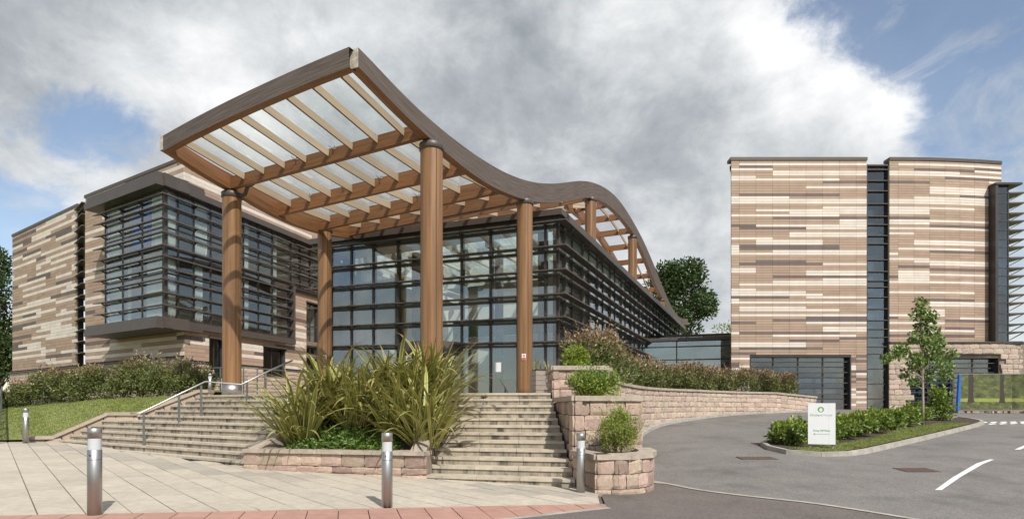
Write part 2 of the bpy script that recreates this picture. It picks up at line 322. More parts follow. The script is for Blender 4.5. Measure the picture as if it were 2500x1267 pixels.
    def mesh(s, name, mats, off=(0, 0, 0), smooth=False):
        me = bpy.data.meshes.new(name)
        me.from_pydata([(x-off[0], y-off[1], z-off[2]) for x, y, z in s.v], [], s.f)
        if not isinstance(mats, (list, tuple)): mats = [mats]
        for mm in mats: me.materials.append(M[mm] if isinstance(mm, str) else mm)
        me.polygons.foreach_set('material_index', s.m)
        if s.hasuv:
            ul = me.uv_layers.new(name='UVMap'); data = []
            for f, uv in zip(s.f, s.uv):
                data += [c for q in (uv or [(0, 0)]*len(f)) for c in q]
            ul.data.foreach_set('uv', data)
        if smooth: me.polygons.foreach_set('use_smooth', [True]*len(s.f))
        me.update(); return me
def off_of(o):
    v = Vector((0, 0, 0))
    while o is not None: v += o.location; o = o.parent
    return v
def link(name, me, parent=None):
    o = bpy.data.objects.new(name, me); COL.objects.link(o)
    if parent is not None: o.parent = parent
    return o
def put(mb, name, mats, parent=None, smooth=False):
    return link(name, mb.mesh(name, mats, off_of(parent) if parent else (0, 0, 0), smooth), parent)
def tag(o, label, cat, group=None):
    o['label'] = label; o['category'] = cat
    if group: o['group'] = group
    return o
def thing(name, label, cat, loc=(0, 0, 0), group=None):
    o = bpy.data.objects.new(name, None); COL.objects.link(o); o.location = loc; o.empty_display_size = .3
    return tag(o, label, cat, group)
def struct(o): o['kind'] = 'structure'; return o
def stuff(o): o['kind'] = 'stuff'; return o
def copy_tree(o, parent=None):
    c = o.copy(); COL.objects.link(c)
    if parent is not None: c.parent = parent; c.matrix_parent_inverse = o.matrix_parent_inverse.copy()
    for ch in list(o.children): copy_tree(ch, c)
    return c
def at(u, v, Y): return Vector(((u-1250)/FPX*Y, Y, EYE+(HOR-v)/FPX*Y))
ORD = ('first', 'second', 'third', 'fourth', 'fifth', 'sixth', 'seventh', 'eighth', 'ninth', 'tenth', 'eleventh', 'twelfth', 'thirteenth', 'fourteenth', 'fifteenth', 'sixteenth')
def sstep(a, b, x): t_ = min(1, max(0, (x-a)/(b-a))); return t_*t_*(3-2*t_)
def G(x, y):                      # the lie of the land
    yy = min(max(y, -5), 33.4); xx = min(max(x, -20), 12)
    zp = .13-.03*xx-.01*min(yy, 20); zr = -.717+.063*yy
    k = sstep(1, 6, x); return zp*(1-k)+zr*k
def gh(u, v, dz=0):               # where a pixel's sight line meets the ground
    Y = 12.
    for _ in range(60):
        x = (u-1250)/FPX*Y; z = G(x, Y)+dz; Yn = (z-EYE)/((HOR-v)/FPX); Y = .5*Y+.5*max(3, min(60, Yn))
    return ((u-1250)/FPX*Y, Y)
def lerp(a, b, t_): return tuple(p+(q-p)*t_ for p, q in zip(a, b))
def resample(pts, step):
    out = [Vector(pts[0])]
    for a, b in zip(pts[:-1], pts[1:]):
        a, b = Vector(a), Vector(b); n = max(1, int(round((b-a).length/step)))
        out += [a.lerp(b, i/n) for i in range(1, n+1)]
    return out
def smooth_path(pts, n=6):        # Catmull-Rom
    P = [Vector(p) for p in pts]; P = [P[0]*2-P[1]]+P+[P[-1]*2-P[-2]]; out = []
    for i in range(1, len(P)-2):
        for k in range(n):
            t_ = k/n; a, b, c, d = P[i-1], P[i], P[i+1], P[i+2]
            out.append(.5*((2*b)+(c-a)*t_+(2*a-5*b+4*c-d)*t_*t_+(3*b-a-3*c+d)*t_**3))
    return out+[P[-2]]
def inside(p, poly):
    x, y = p; c = False; n = len(poly)
    for i in range(n):
        (x1, y1), (x2, y2) = poly[i][:2], poly[(i+1) % n][:2]
        if (y1 > y) != (y2 > y) and x < (x2-x1)*(y-y1)/(y2-y1)+x1: c = not c
    return c
def sheet(name, poly, dz, matn, step=1.0, zf=None, parent=None, thick=0):
    zf = zf or G; pts = []
    pr = [Vector(p) for p in resample([tuple(p[:2]) for p in poly]+[tuple(poly[0][:2])], step)][:-1]
    n = len(pr); pts = list(pr); xs = [p.x for p in pr]; ys = [p.y for p in pr]
    x = min(xs)+step*.5
    while x < max(xs):
        y = min(ys)+step*.5
        while y < max(ys):
            if inside((x, y), pr): pts.append(Vector((x, y)))
            y += step
        x += step
    r = delaunay_2d_cdt(pts, [(i, (i+1) % n) for i in range(n)], [], 1, 1e-5)
    me = bpy.data.meshes.new(name); o_ = off_of(parent) if parent else Vector((0, 0, 0))
    V = [(q.x-o_.x, q.y-o_.y, zf(q.x, q.y)+dz-o_.z) for q in r[0]]; F = []
    for f in r[2]:
        a, b, c = [r[0][i] for i in f[:3]]
        F.append(f if (b-a).cross(c-a) > 0 else f[::-1])
    me.from_pydata(V, [], F); me.materials.append(M[matn]); me.polygons.foreach_set('use_smooth', [True]*len(F)); me.update()
    return link(name, me, parent)
# unit pieces -----------------------------------------------------------
UNIT = {}
BOXV = [(-.5, -.5, -.5), (.5, -.5, -.5), (.5, .5, -.5), (-.5, .5, -.5), (-.5, -.5, .5), (.5, -.5, .5), (.5, .5, .5), (-.5, .5, .5)]
BOXF = [(0, 3, 2, 1), (4, 5, 6, 7), (0, 1, 5, 4), (1, 2, 6, 5), (2, 3, 7, 6), (3, 0, 4, 7)]
def stone_unit(seed):
    rr = random.Random(seed); V = []; F = []; g = (-.5, -.26, .26, .5)
    for j, z in enumerate(g):
        for i, x in enumerate(g):
            edge = (i in (0, 3)) + (j in (0, 3))
            xx, zz = x, z
            if edge == 2: xx *= .97; zz *= .955
            elif edge == 1: xx *= .992 if i in (0, 3) else 1; zz *= .985 if j in (0, 3) else 1
            yy = -.5+(.15 if edge == 2 else .09 if edge else 0)+rr.uniform(-.06, .08)
            V.append((xx+rr.uniform(-.02, .02), yy, zz+rr.uniform(-.02, .02)))
    for j in range(3):
        for i in range(3):
            a = j*4+i; F.append((a, a+1, a+5, a+4))
    ring = [0, 1, 2, 3, 7, 11, 15, 14, 13, 12, 8, 4]; b = len(V)
    for k in ring: V.append((V[k][0], .5, V[k][2]))
    for k in range(12):
        j = (k+1) % 12; F.append((ring[j], ring[k], b+k, b+j))
    return V, F
STONES = [stone_unit(i) for i in range(9)]
def unit_mesh(kind, matn):
    if (kind, matn) not in UNIT:
        V, F = (BOXV, BOXF) if kind == 'box' else STONES[kind]
        me = bpy.data.meshes.new('piece'); me.from_pydata(V, [], F); me.materials.append(M[matn])
        pass
        me.update(); UNIT[(kind, matn)] = me
    return UNIT[(kind, matn)]
def mtx(c, ex, ey, ez, sx, sy, sz):
    ex, ey, ez = Vector(ex).normalized(), Vector(ey).normalized(), Vector(ez).normalized()
    return Matrix(((ex.x*sx, ey.x*sy, ez.x*sz, c[0]), (ex.y*sx, ey.y*sy, ez.y*sz, c[1]), (ex.z*sx, ey.z*sy, ez.z*sz, c[2]), (0, 0, 0, 1)))
def pieces(parent, name, specs, limit=300, rest_name=None):
    """specs: (kind, material, matrix). The largest in view become parts of their own, the rest one part."""
    o_ = off_of(parent); T = Matrix.Translation(-o_)
    def size(sp):
        mm = sp[2]; c = mm.translation; d2 = c.x*c.x+c.y*c.y+.01
        return mm.col[0].length*mm.col[2].length/d2
    if len(specs) > limit: specs = sorted(specs, key=size, reverse=True)
    for kind, matn, mm in specs[:limit]:
        ob = link(name, unit_mesh(kind, matn), parent); ob.matrix_basis = T @ mm
    if len(specs) > limit:
        mb = MB(); names = sorted({s_[1] for s_ in specs[limit:]})
        for kind, matn, mm in specs[limit:]:
            V, F = (BOXV, BOXF) if kind == 'box' else STONES[kind]
            mb.add(V, F, mm, names.index(matn))
        stuff(put(mb, rest_name or name+'_field', names, parent))
# leaf clouds --------------------------------------------------------------
def leaves(name, P, D, Ln, Wd, mi, mats, parent=None, fold=.25):
    P = np.asarray(P, float); D = np.asarray(D, float); n = len(P); Ln = np.broadcast_to(np.asarray(Ln, float), (n,)); Wd = np.broadcast_to(np.asarray(Wd, float), (n,))
    D = D/np.maximum(1e-6, np.linalg.norm(D, axis=1, keepdims=True))
    rnd = RNG.normal(size=(n, 3)); S = np.cross(D, rnd); S /= np.maximum(1e-6, np.linalg.norm(S, axis=1, keepdims=True)); U = np.cross(S, D)
    mid = P+D*(Ln*.45)[:, None]
    A = mid+S*(Wd*.5)[:, None]+U*(Wd*fold)[:, None]; B = mid-S*(Wd*.5)[:, None]+U*(Wd*fold)[:, None]; T_ = P+D*Ln[:, None]
    V = np.stack([P, A, T_, B], 1).reshape(-1, 3)
    if parent is not None: V = V-np.array(off_of(parent))
    me = bpy.data.meshes.new(name); me.vertices.add(4*n); me.vertices.foreach_set('co', V.ravel())
    me.loops.add(6*n); me.polygons.add(2*n); i = np.arange(n)*4
    me.loops.foreach_set('vertex_index', np.stack([i, i+1, i+2, i, i+2, i+3], 1).ravel().astype(np.int32))
    me.polygons.foreach_set('loop_start', (np.arange(2*n)*3).astype(np.int32)); me.polygons.foreach_set('loop_total', np.full(2*n, 3, np.int32))
    for q in mats: me.materials.append(M[q])
    me.polygons.foreach_set('material_index', np.repeat(np.broadcast_to(np.asarray(mi, np.int32), (n,)), 2).astype(np.int32))
    me.update(calc_edges=True); me.validate(); return link(name, me, parent)
def shell_points(n, blobs_, inner=.55):
    """points spread through a set of ellipsoids, denser towards their skins: (centre, radii)"""
    vol = np.array([b[1][0]*b[1][1]*b[1][2] for b in blobs_])**.67; vol /= vol.sum(); P = []; Dn = []
    for (c, r), k in zip(blobs_, (vol*n).astype(int)+1):
        d = RNG.normal(size=(k, 3)); d /= np.linalg.norm(d, axis=1, keepdims=True); rad = inner+(1-inner)*RNG.random(k)**.6
        P.append(np.array(c)+d*rad[:, None]*np.array(r)); Dn.append(d)
    return np.concatenate(P), np.concatenate(Dn)
# ================================================================== the setting
ter = [(-400, -60), (400, -60), (400, 900), (-400, 900)]
def gridsheet(name, xs, ys, zf, matn):
    V = [(x, y, zf(x, y)) for y in ys for x in xs]; n = len(xs)
    F = [(j*n+i, j*n+i+1, (j+1)*n+i+1, (j+1)*n+i) for j in range(len(ys)-1) for i in range(n-1)]
    me = bpy.data.meshes.new(name); me.from_pydata(V, [], F); me.materials.append(M[matn]); me.update(); return link(name, me)
struct(gridsheet('ground', [-1500, -400, -120, -60]+list(range(-40, 46, 2))+[60, 120, 400, 1500], [-300, -60, -20]+list(range(-10, 50, 2))+[60, 90, 150, 400, 2500], lambda x, y: G(x, y)-.15, 'turf'))

# road -------------------------------------------------------------
GUT = [(2.62, 13.4), (2.95, 12.45), (3.33, 11.7), (3.69, 11.04), (4.4, 10.4), (5.31, 9.77), (6.24, 8.79), (7.3, 7.5), (9, 5)]
WALL = smooth_path([(2.72, 15.55), (3.15, 17.4), (4.05, 19.8), (5.35, 22.5), (7.6, 25.7), (11.9, 29.7), (17.2, 31.9)], 8)
WALL = [(p.x, p.y) for p in WALL]
road_poly = GUT[::-1]+[(2.75, 15.0)]+WALL[4:]+[(17.3, 33.3), (48, 33.3), (48, 5)]
struct(sheet('road', road_poly, 0, 'asphalt', 1.0))
fore = [(1.5, 8.98), (1.62, 10.2), (2.0, 11.6), (2.5, 13.2)]+GUT+[(9, 2), (-12, 2), (-6.6, 4.6), (-1.2, 7.0), (.12, 7.93)]
struct(sheet('forecourt', fore, 0, 'asphalt_brown', .8))
gl_ = []
gp = smooth_path(GUT, 4)
for i, p in enumerate(gp):
    d = (gp[min(i+1, len(gp)-1)]-gp[max(i-1, 0)]).normalized(); gl_.append((p, Vector((-d.y, d.x))))
struct(sheet('gutter_line', [tuple(p+n_*.05) for p, n_ in gl_]+[tuple(p-n_*.05) for p, n_ in gl_[::-1]], .012, 'kerb', .3))
struct(sheet('gravel_strip', [(2.45, 12.9), (2.75, 12.2), (3.25, 11.75), (2.9, 12.4), (2.66, 13.1)], .009, 'coping', .3))

# road markings -----------------------------------------------------
def marking(pts, label):
    pp = [gh(*p) for p in pts]
    o = sheet('road_marking', pp, .012, 'white_paint', .35); struct(o); return o
marking([(2282, 1197), (2299, 1197), (2345, 1165), (2400, 1133), (2427, 1122.5), (2416, 1121.5), (2385, 1131), (2325, 1166)], '')
marking([(2476, 1098), (2490, 1098), (2560, 1070), (2550, 1066)], '')
for k in range(5):
    marking([(2392+k*24, 1030.5-k*.3), (2407+k*24, 1029.5-k*.3), (2412+k*24, 1032-k*.3), (2397+k*24, 1033-k*.3)], '')
    if k < 4: marking([(2412+k*26, 1034.5-k*.6), (2428+k*26, 1033-k*.6), (2434+k*26, 1035-k*.6), (2417+k*26, 1037-k*.6)], '')

# pavement ----------------------------------------------------------
pave = struct(sheet('pavement', [(-20, 4.0), (-6.5, 4.6), (-1.2, 7.0), (.12, 7.93), (1.5, 8.98), (1.62, 10.3), (1.75, 12.5), (-22, 22), (-30, 20)], -.035, 'sand_joint', 1.0))
ra, rb = Vector((-6.3, 6.98)), Vector((1.39, 9.27)); rd = (rb-ra).normalized(); rn = Vector((-rd.y, rd.x))
def clip(poly, p, n):
    out = []
    for i in range(len(poly)):
        a, b = poly[i], poly[(i+1) % len(poly)]; da, db = (a-p).dot(n), (b-p).dot(n)
        if da >= 0: out.append(a)
        if (da >= 0) != (db >= 0): out.append(a.lerp(b, da/(da-db)))
    return out
def stair_line(x):
    if x < -6: return 12.8+(-6-x)*.663
    if x < -1.86: return 12.8-(x+6)*.205
    return 11.95-(x+1.86)*.24
def slab_piece(poly, name, matn, dz):
    mb = MB(); mb.prism([tuple(p) for p in poly], lambda x, y: G(x, y)-.04, lambda x, y: G(x, y)+dz, 0); put(mb, name, matn, pave)
r_, n_ = Vector((.68, -.733)).normalized(), Vector((.733, .68)).normalized(); gapj = .007
for i in range(-12, 26):
    off = (i % 2)*.33+random.uniform(-.05, .05)
    for j in range(-30, 10):
        c0 = n_*(i*.46)+r_*(j*.92+off)
        q = [c0+r_*gapj+n_*gapj, c0+r_*(.92-gapj)+n_*gapj, c0+r_*(.92-gapj)+n_*(.46-gapj), c0+r_*gapj+n_*(.46-gapj)]
        c = sum(q, Vector((0, 0)))/4
        if c.y > stair_line(c.x)+.25 or c.y < 5 or (c.x < -15.6 and c.y > 18.2) or c.x < -1.12*c.y-1.0: continue
        q = clip(q, ra+rn*.006, rn)
        if len(q) > 2: q = clip(q, Vector((1.44, 9.3)), Vector((-1, .12)))
        if len(q) < 3: continue
        ds = stair_line(c.x)-c.y
        grey = (.55 < ds < 1.35 and (c.x < -4.2)) or (c.x > -.9 and ds < 1.5 and ds > .35)
        slab_piece(q, 'paving_slab', 'slab_grey' if grey else 'slab', random.uniform(-.003, .003))
kp = [Vector(p) for p in ((1.5, 8.98), (.12, 7.93), (-1.2, 7.0), (-6.5, 4.6))]
for i in range(-2, 20):
    for j in range(0, 5):
        c0 = rb-rd*(i*.405)-rn*(j*.405+.41)
        q = [c0-rd*.398, c0-rd*.006, c0-rd*.006+rn*.39, c0-rd*.398+rn*.39]
        for a, b in zip(kp[:-1], kp[1:]):
            d = (b-a).normalized(); q = clip(q, a, Vector((d.y, -d.x))) if len(q) > 2 else []
        if len(q) < 3: continue
        c = sum(q, Vector((0, 0)))/len(q)
        if c.x < -.95*c.y or c.y < 6.2: continue
        slab_piece(q, 'tactile_slab', 'tactile', random.uniform(-.002, .002))
for a, b in zip(kp[:-1], kp[1:]):
    L_ = (b-a).length; d = (b-a).normalized(); nn = Vector((-d.y, d.x)); k = 0
    while k*.9 < L_:
        s0, s1 = k*.9+.004, min(L_, k*.9+.9)-.004
        slab_piece([a+d*s0-nn*.0, a+d*s1-nn*.0, a+d*s1+nn*.1, a+d*s0+nn*.1], 'kerb_stone', 'kerb', .004); k += 1

# steps ---------------------------------------------------------------
RISE = .165; ZT = [RISE*(k+1)-.03 for k in range(12)]; TERR = ZT[-1]
def ltab(z):
    T_ = [(-.4, -16.9), (.45, -15.25), (1.2, -13.6), (1.3, -12.45), (TERR, -10.45), (2.6, -8.9)]
    for (a, b), (c, d) in zip(T_[:-1], T_[1:]):
        if z <= c: return b+(d-b)*(z-a)/(c-a)
    return T_[-1][1]
Bb, Bt = Vector((-6.0, 12.8)), Vector((-4.6, 15.05)); Cb, Ct = Vector((-1.86, 11.95)), Vector((-1.58, 15.6)); Db, Dt = Vector((1.25, 11.2)), Vector((1.06, 15.45))
def stairs(root, left, right, slab_len):
    for k in range(12):
        z = ZT[k]; a, b = left(k), right(k); a2, b2 = left(k+1), right(k+1)
        d = (b-a); L_ = d.length; d.normalize(); nb = Vector((-d.y, d.x))
        n = max(1, round(L_/slab_len)); cuts = [0]+sorted((i+random.uniform(-.12, .12))/n for i in range(1, n))+[1]
        for t0, t1 in zip(cuts[:-1], cuts[1:]):
            e_ = .004/L_; t0 += e_; t1 -= e_
            if max(G(*a.lerp(b, t0)), G(*a.lerp(b, t1))) > z+.05: continue
            f0, f1 = a.lerp(b, t0), a.lerp(b, t1); r0, r1 = a2.lerp(b2, t0)+nb*.10, a2.lerp(b2, t1)+nb*.10
            if k == 11: r0, r1 = f0+nb*.5, f1+nb*.5
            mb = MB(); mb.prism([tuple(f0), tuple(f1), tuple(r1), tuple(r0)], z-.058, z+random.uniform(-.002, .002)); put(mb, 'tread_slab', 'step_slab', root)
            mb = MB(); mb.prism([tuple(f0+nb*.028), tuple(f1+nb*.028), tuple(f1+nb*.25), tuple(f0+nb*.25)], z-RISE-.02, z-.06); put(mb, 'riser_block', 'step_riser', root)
st = thing('stone_steps', 'wide left flight of pale stone entrance steps with a steel handrail', 'steps', (-9, 16, .3))
yL = 18.95
stairs(st, lambda k: Vector((ltab(RISE*(k+1)-.03), yL)), lambda k: Bb.lerp(Bt, k/11), 1.15)
st2 = thing('stone_steps', 'narrower right flight of pale stone steps beside the stone planters', 'steps', (-.3, 13, 0))
stairs(st2, lambda k: Cb.lerp(Ct, k/11), lambda k: Db.lerp(Dt, k/11), 1.0)

# terrace -------------------------------------------------------------
tpoly = [(-10.45, yL+.3), (-4.35, 15.4), (-3.5, 16.0), (-1.58, 16.0), (1.06, 15.85), (2.6, 16.2), (3.0, 17.8), (3.9, 20.2), (5.2, 22.9), (7.4, 26.1), (11.0, 29.6), (12.6, 36), (11, 44), (-12, 50), (-18, 34), (-14, 25)]
struct(sheet('terrace', tpoly, 0, 'slab', 1.5, lambda x, y: TERR-.005))

# stone work helpers ------------------------------------------------------
def path_fn(pts):
    P = [Vector(p[:2]) for p in pts]; S = [0]
    for a, b in zip(P[:-1], P[1:]): S.append(S[-1]+(b-a).length)
    def pos(s):
        s = min(max(s, 0), S[-1])
        for i in range(len(P)-1):
            if s <= S[i+1]: return P[i].lerp(P[i+1], (s-S[i])/max(1e-9, S[i+1]-S[i]))
        return P[-1]
    def tan(s): return (pos(s+.05)-pos(s-.05)).normalized()
    return S[-1], pos, tan
def stone_specs(pts, ztop, gr, heights, lens, matn, depth=.16, proud=.0):
    L_, pos, tan = path_fn(pts); sp = []; zz = 0; ci = 0
    while zz < 4:
        h = heights[ci % len(heights)]; s = -random.uniform(0, lens[0]*.6)
        any_ = False
        while s < L_-.02:
            l = random.uniform(*lens); s0, s1 = max(0, s), min(L_, s+l); s += l
            if L_-s1 < lens[0]*.45: s1 = L_; s = L_
            if s1-s0 < .05: continue
            m_ = (s0+s1)/2; c = pos(m_); zt = ztop(m_)-zz
            if zt < gr(c.x, c.y)+.01: continue
            any_ = True; a, b = pos(s0), pos(s1); d = (b-a); ln = d.length; d.normalize()
            slope = (ztop(s1)-ztop(s0))/max(.01, ln); ex = Vector((d.x, d.y, slope)); ey = Vector((-d.y, d.x, 0)); ez = ex.cross(ey)
            q = (a+b)/2+Vector((-d.y, d.x))*(depth/2-proud+random.uniform(-.012, .008))
            sp.append((random.randrange(9), matn, mtx((q.x, q.y, zt-h/2), ex, ey, ez, ln-.008, depth, h-.008)))
        zz += h; ci += 1
        if not any_: break
    return sp
def wall_core(mb, pts, ztop, gr, inset=.07, thick=.3, mi=0):
    P = [Vector(p[:2]) for p in pts]; n = len(P); A = []; B = []
    for i in range(n):
        d = (P[min(i+1, n-1)]-P[max(i-1, 0)]).normalized(); nn = Vector((-d.y, d.x)); A.append(P[i]+nn*inset); B.append(P[i]+nn*thick)
    L_ = [0]
    for a, b in zip(P[:-1], P[1:]): L_.append(L_[-1]+(b-a).length)
    for i in range(n-1):
        z0 = min(gr(*A[i]), gr(*A[i+1]))-.3
        mb.hexa([(*A[i], z0), (*A[i+1], z0), (*B[i+1], z0), (*B[i], z0), (*A[i], ztop(L_[i])), (*A[i+1], ztop(L_[i+1])), (*B[i+1], ztop(L_[i+1])), (*B[i], ztop(L_[i]))], mi)
def coping(parent, pts, ztop, wid, h, over, step, matn='coping', name='coping_stone'):
    L_, pos, tan = path_fn(pts); n = max(1, round(L_/step))
    for i in range(n):
        s0, s1 = L_*i/n+.004, L_*(i+1)/n-.004; a, b = pos(s0), pos(s1); da, db = tan(s0), tan(s1)
        if i == 0: da = (b-a).normalized()
        if i == n-1: db = (b-a).normalized()
        na, nb = Vector((-da.y, da.x)), Vector((-db.y, db.x)); za, zb = ztop(s0), ztop(s1)
        P = []
        for dz in (0, h):
            P += [(*(a-na*over), za+dz), (*(b-nb*over), zb+dz), (*(b+nb*(wid-over)), zb+dz), (*(a+na*(wid-over)), za+dz)]
        mb = MB(); mb.hexa(P); put(mb, name, matn, parent)

# parapet on the left of the steps -----------------------------------------
pw = thing('stair_parapet', 'low sloping stone parapet wall with pale coping left of the steps', 'wall', (-13, 19, .5))
PP = [(-16.0, 18.55, .48), (-15.35, 18.9, .48), (-13.55, 18.97, 1.27), (-12.55, 18.99, 1.27), (-10.55, 19.03, 2.03), (-10.2, 19.03, 2.03)]
PL = [0]
for a, b in zip(PP[:-1], PP[1:]): PL.append(PL[-1]+(Vector(b[:2])-Vector(a[:2])).length)
zpar = lambda s: float(np.interp(s, PL, [p[2] for p in PP]))
mb = MB(); wall_core(mb, PP, zpar, lambda x, y: G(x, y), .05, .3); put(mb, 'wall_core', 'mortar', pw)
pieces(pw, 'stone', stone_specs(PP, zpar, G, (.2,), (.35, .6), 'stone_pale', .12))
for a, b in zip(PP[:-1], PP[1:]):
    n = max(1, round((Vector(b[:2])-Vector(a[:2])).length/.75))
    for i in range(n):
        p, q = Vector(lerp(a, b, i/n)), Vector(lerp(a, b, (i+1)/n)); d = (q-p); L_ = d.length; mm = mtx(((p+q)/2)+Vector((0, .15, .06)), d, Vector((-d.y, d.x, 0)), Vector((0, 0, 1)) if d.z == 0 else d.cross(Vector((-d.y, d.x, 0))), L_-.006, .42, .11)
        link('coping_stone', unit_mesh('box', 'coping'), pw).matrix_basis = Matrix.Translation(-off_of(pw)) @ mm

# centre planter ------------------------------------------------------------
cp = thing('stone_planter', 'long sandstone planter between the two flights of steps, full of sword-leaved plants', 'planter', (-4, 12.6, .1))
front = [tuple(Bb+Vector((-.06, -.06))), tuple(Cb+Vector((.06, -.06)))]
zc = lambda s: .55
mb = MB(); wall_core(mb, front, zc, G, .06, .34)
sideL = [tuple(Bt+Vector((.06, 0))), tuple(Bb+Vector((.02, 0)))]; sideR = [tuple(Cb), tuple(Ct)]
zl = lambda s: .55+(2.68-s)/2.68*1.5; zr_ = lambda s: .55+s/3.66*1.5
wall_core(mb, [sideL[0], tuple(Vector(sideL[1]).lerp(Vector(sideL[0]), .07))], zl, G, .05, .3); wall_core(mb, [tuple(Vector(sideR[0]).lerp(Vector(sideR[1]), .06)), sideR[1]], lambda s: zr_(s+.2), G, .05, .3)
put(mb, 'wall_core', 'mortar', cp)
pieces(cp, 'stone', stone_specs(front, zc, G, (.27, .15), (.38, .62), 'stone', .16)+stone_specs(sideL, zl, G, (.2,), (.3, .5), 'stone', .1)+stone_specs(sideR, zr_, G, (.2,), (.3, .5), 'stone', .1))
coping(cp, front, lambda s: .55, .40, .085, .05, .95); coping(cp, sideL, zl, .34, .08, .03, .9); coping(cp, sideR, zr_, .34, .08, .03, .9)
def soilz(x, y):
    return .47+max(0, min(1, (y-stair_line(x)-.25)/3.0))*1.35
put_soil = sheet('soil_bed', [(-5.75, 12.95), (-1.9, 12.15), (-1.75, 15.5), (-4.5, 15.3)], 0, 'mulch', .35, soilz, cp)

# right-hand tiered planters -------------------------------------------------
def planter(label, poly_open, zt, heights, lens, matn, soil, cop=.62, h=.1, wid=.36, loc=None):
    root = thing('stone_planter', label, 'planter', (poly_open[0][0], poly_open[0][1], G(*poly_open[0])))
    mb = MB(); runs = [[Vector(poly_open[0])]]
    for i in range(1, len(poly_open)):
        runs[-1].append(Vector(poly_open[i]))
        if i < len(poly_open)-1 and (Vector(poly_open[i])-Vector(poly_open[i-1])).normalized().dot((Vector(poly_open[i+1])-Vector(poly_open[i])).normalized()) < .93: runs.append([Vector(poly_open[i])])
    sps = []
    for rn_ in runs:
        a_, b_ = (rn_[1]-rn_[0]).normalized()*.03, (rn_[-1]-rn_[-2]).normalized()*.03
        k0, k1 = (0 if rn_ is runs[0] else 5), (0 if rn_ is runs[-1] else 5)
        wall_core(mb, [tuple(q) for q in [rn_[0]+a_*k0]+rn_[1:-1]+[rn_[-1]-b_*k1]], lambda s: zt, G, .10, .3)
        pts = [rn_[0]-(a_ if rn_ is not runs[0] else a_*0)]+rn_[1:-1]+[rn_[-1]+(b_ if rn_ is not runs[-1] else b_*0)]
        sps += stone_specs([tuple(q) for q in pts], lambda s: zt, G, heights, lens, matn, .17)
    put(mb, 'wall_core', 'mortar', root); pieces(root, 'stone', sps)
    # straight runs get their own coping so that corners stay sharp
    run = [poly_open[0]]
    for i in range(1, len(poly_open)):
        run.append(poly_open[i])
        sharp = i == len(poly_open)-1 or (Vector(poly_open[i])-Vector(poly_open[i-1])).normalized().dot((Vector(poly_open[i+1])-Vector(poly_open[i])).normalized()) < .72
        if sharp: coping(root, run, lambda s: zt, wid, h, .05, cop); run = [poly_open[i]]
    sheet('soil_bed', soil, 0, 'soil', .3, lambda x, y: zt+.02, root)
    return root
T1 = [(1.22, 11.5), (1.56, 10.45), (2.0, 10.42), (2.4, 10.6), (2.72, 10.95), (2.9, 11.4), (2.92, 12.2)]
planter('lowest sandstone planter with rounded front at the foot of the right steps', T1, .60, (.27, .28, .2), (.28, .46), 'stone', [(1.4, 11.7), (1.72, 10.7), (2.3, 10.8), (2.7, 11.4), (2.75, 12.3), (1.6, 12.3)])
T2 = [(1.14, 15.4), (1.29, 11.75), (2.84, 12.35), (2.84, 15.5)]
planter('tall middle sandstone planter with a round bright green bush on top', T2, 1.70, (.30, .32, .32), (.3, .62), 'stone', [(1.35, 15.3), (1.5, 12.1), (2.65, 12.55), (2.65, 15.4)], .7, .11)
T3 = [(1.12, 18.0), (1.13, 15.55), (2.62, 15.55), (2.62, 18.0)]
planter('highest sandstone planter on the terrace edge with a lime green bush', T3, 2.58, (.26, .27, .25), (.3, .6), 'stone', [(1.3, 17.9), (1.3, 15.8), (2.45, 15.8), (2.45, 17.9)], .7, .12)

# curved retaining wall -----------------------------------------------------
cw = thing('retaining_wall', 'long curved pink sandstone retaining wall below the right hedge', 'wall', (7, 24, .8))
WL = path_fn(WALL)[0]
wtop = lambda s: float(np.interp(s, [0, 1.2, 3.5, 8, 13, 20, WL], [2.55, 2.36, 2.28, 2.25, 2.27, 2.24, 2.02]))
mb = MB(); wall_core(mb, WALL, wtop, G, .06, .35); put(mb, 'wall_core', 'mortar', cw)
pieces(cw, 'stone', stone_specs(WALL, wtop, lambda x, y: G(x, y)+.0, (.235, .25, .24), (.22, .60), 'stone_pale', .17))
coping(cw, WALL, wtop, .42, .10, .05, .75)
kerb_path = [(p[0]+.32*(-(q[1]-p[1]))*-1/math.hypot(q[0]-p[0], q[1]-p[1]), p[1]-.32*(q[0]-p[0])/math.hypot(q[0]-p[0], q[1]-p[1])) for p, q in zip(WALL[3:-1], WALL[4:])]
kr = thing('kerb', 'pale concrete kerb following the foot of the curved wall', 'kerb', (7, 24, .8))
L_, pos, tan = path_fn(kerb_path); n = round(L_/.9)
for i in range(n):
    a, b = pos(L_*i/n+.004), pos(L_*(i+1)/n-.004); d = (b-a).normalized(); nn = Vector((-d.y, d.x)); mb = MB(); P = []
    for dz in (-.2, .1):
        P += [(*(a), G(*a)+dz), (*(b), G(*b)+dz), (*(b+nn*.30), G(*b)+dz), (*(a+nn*.30), G(*a)+dz)]
    mb.hexa(P); put(mb, 'kerb_stone', 'kerb', kr)

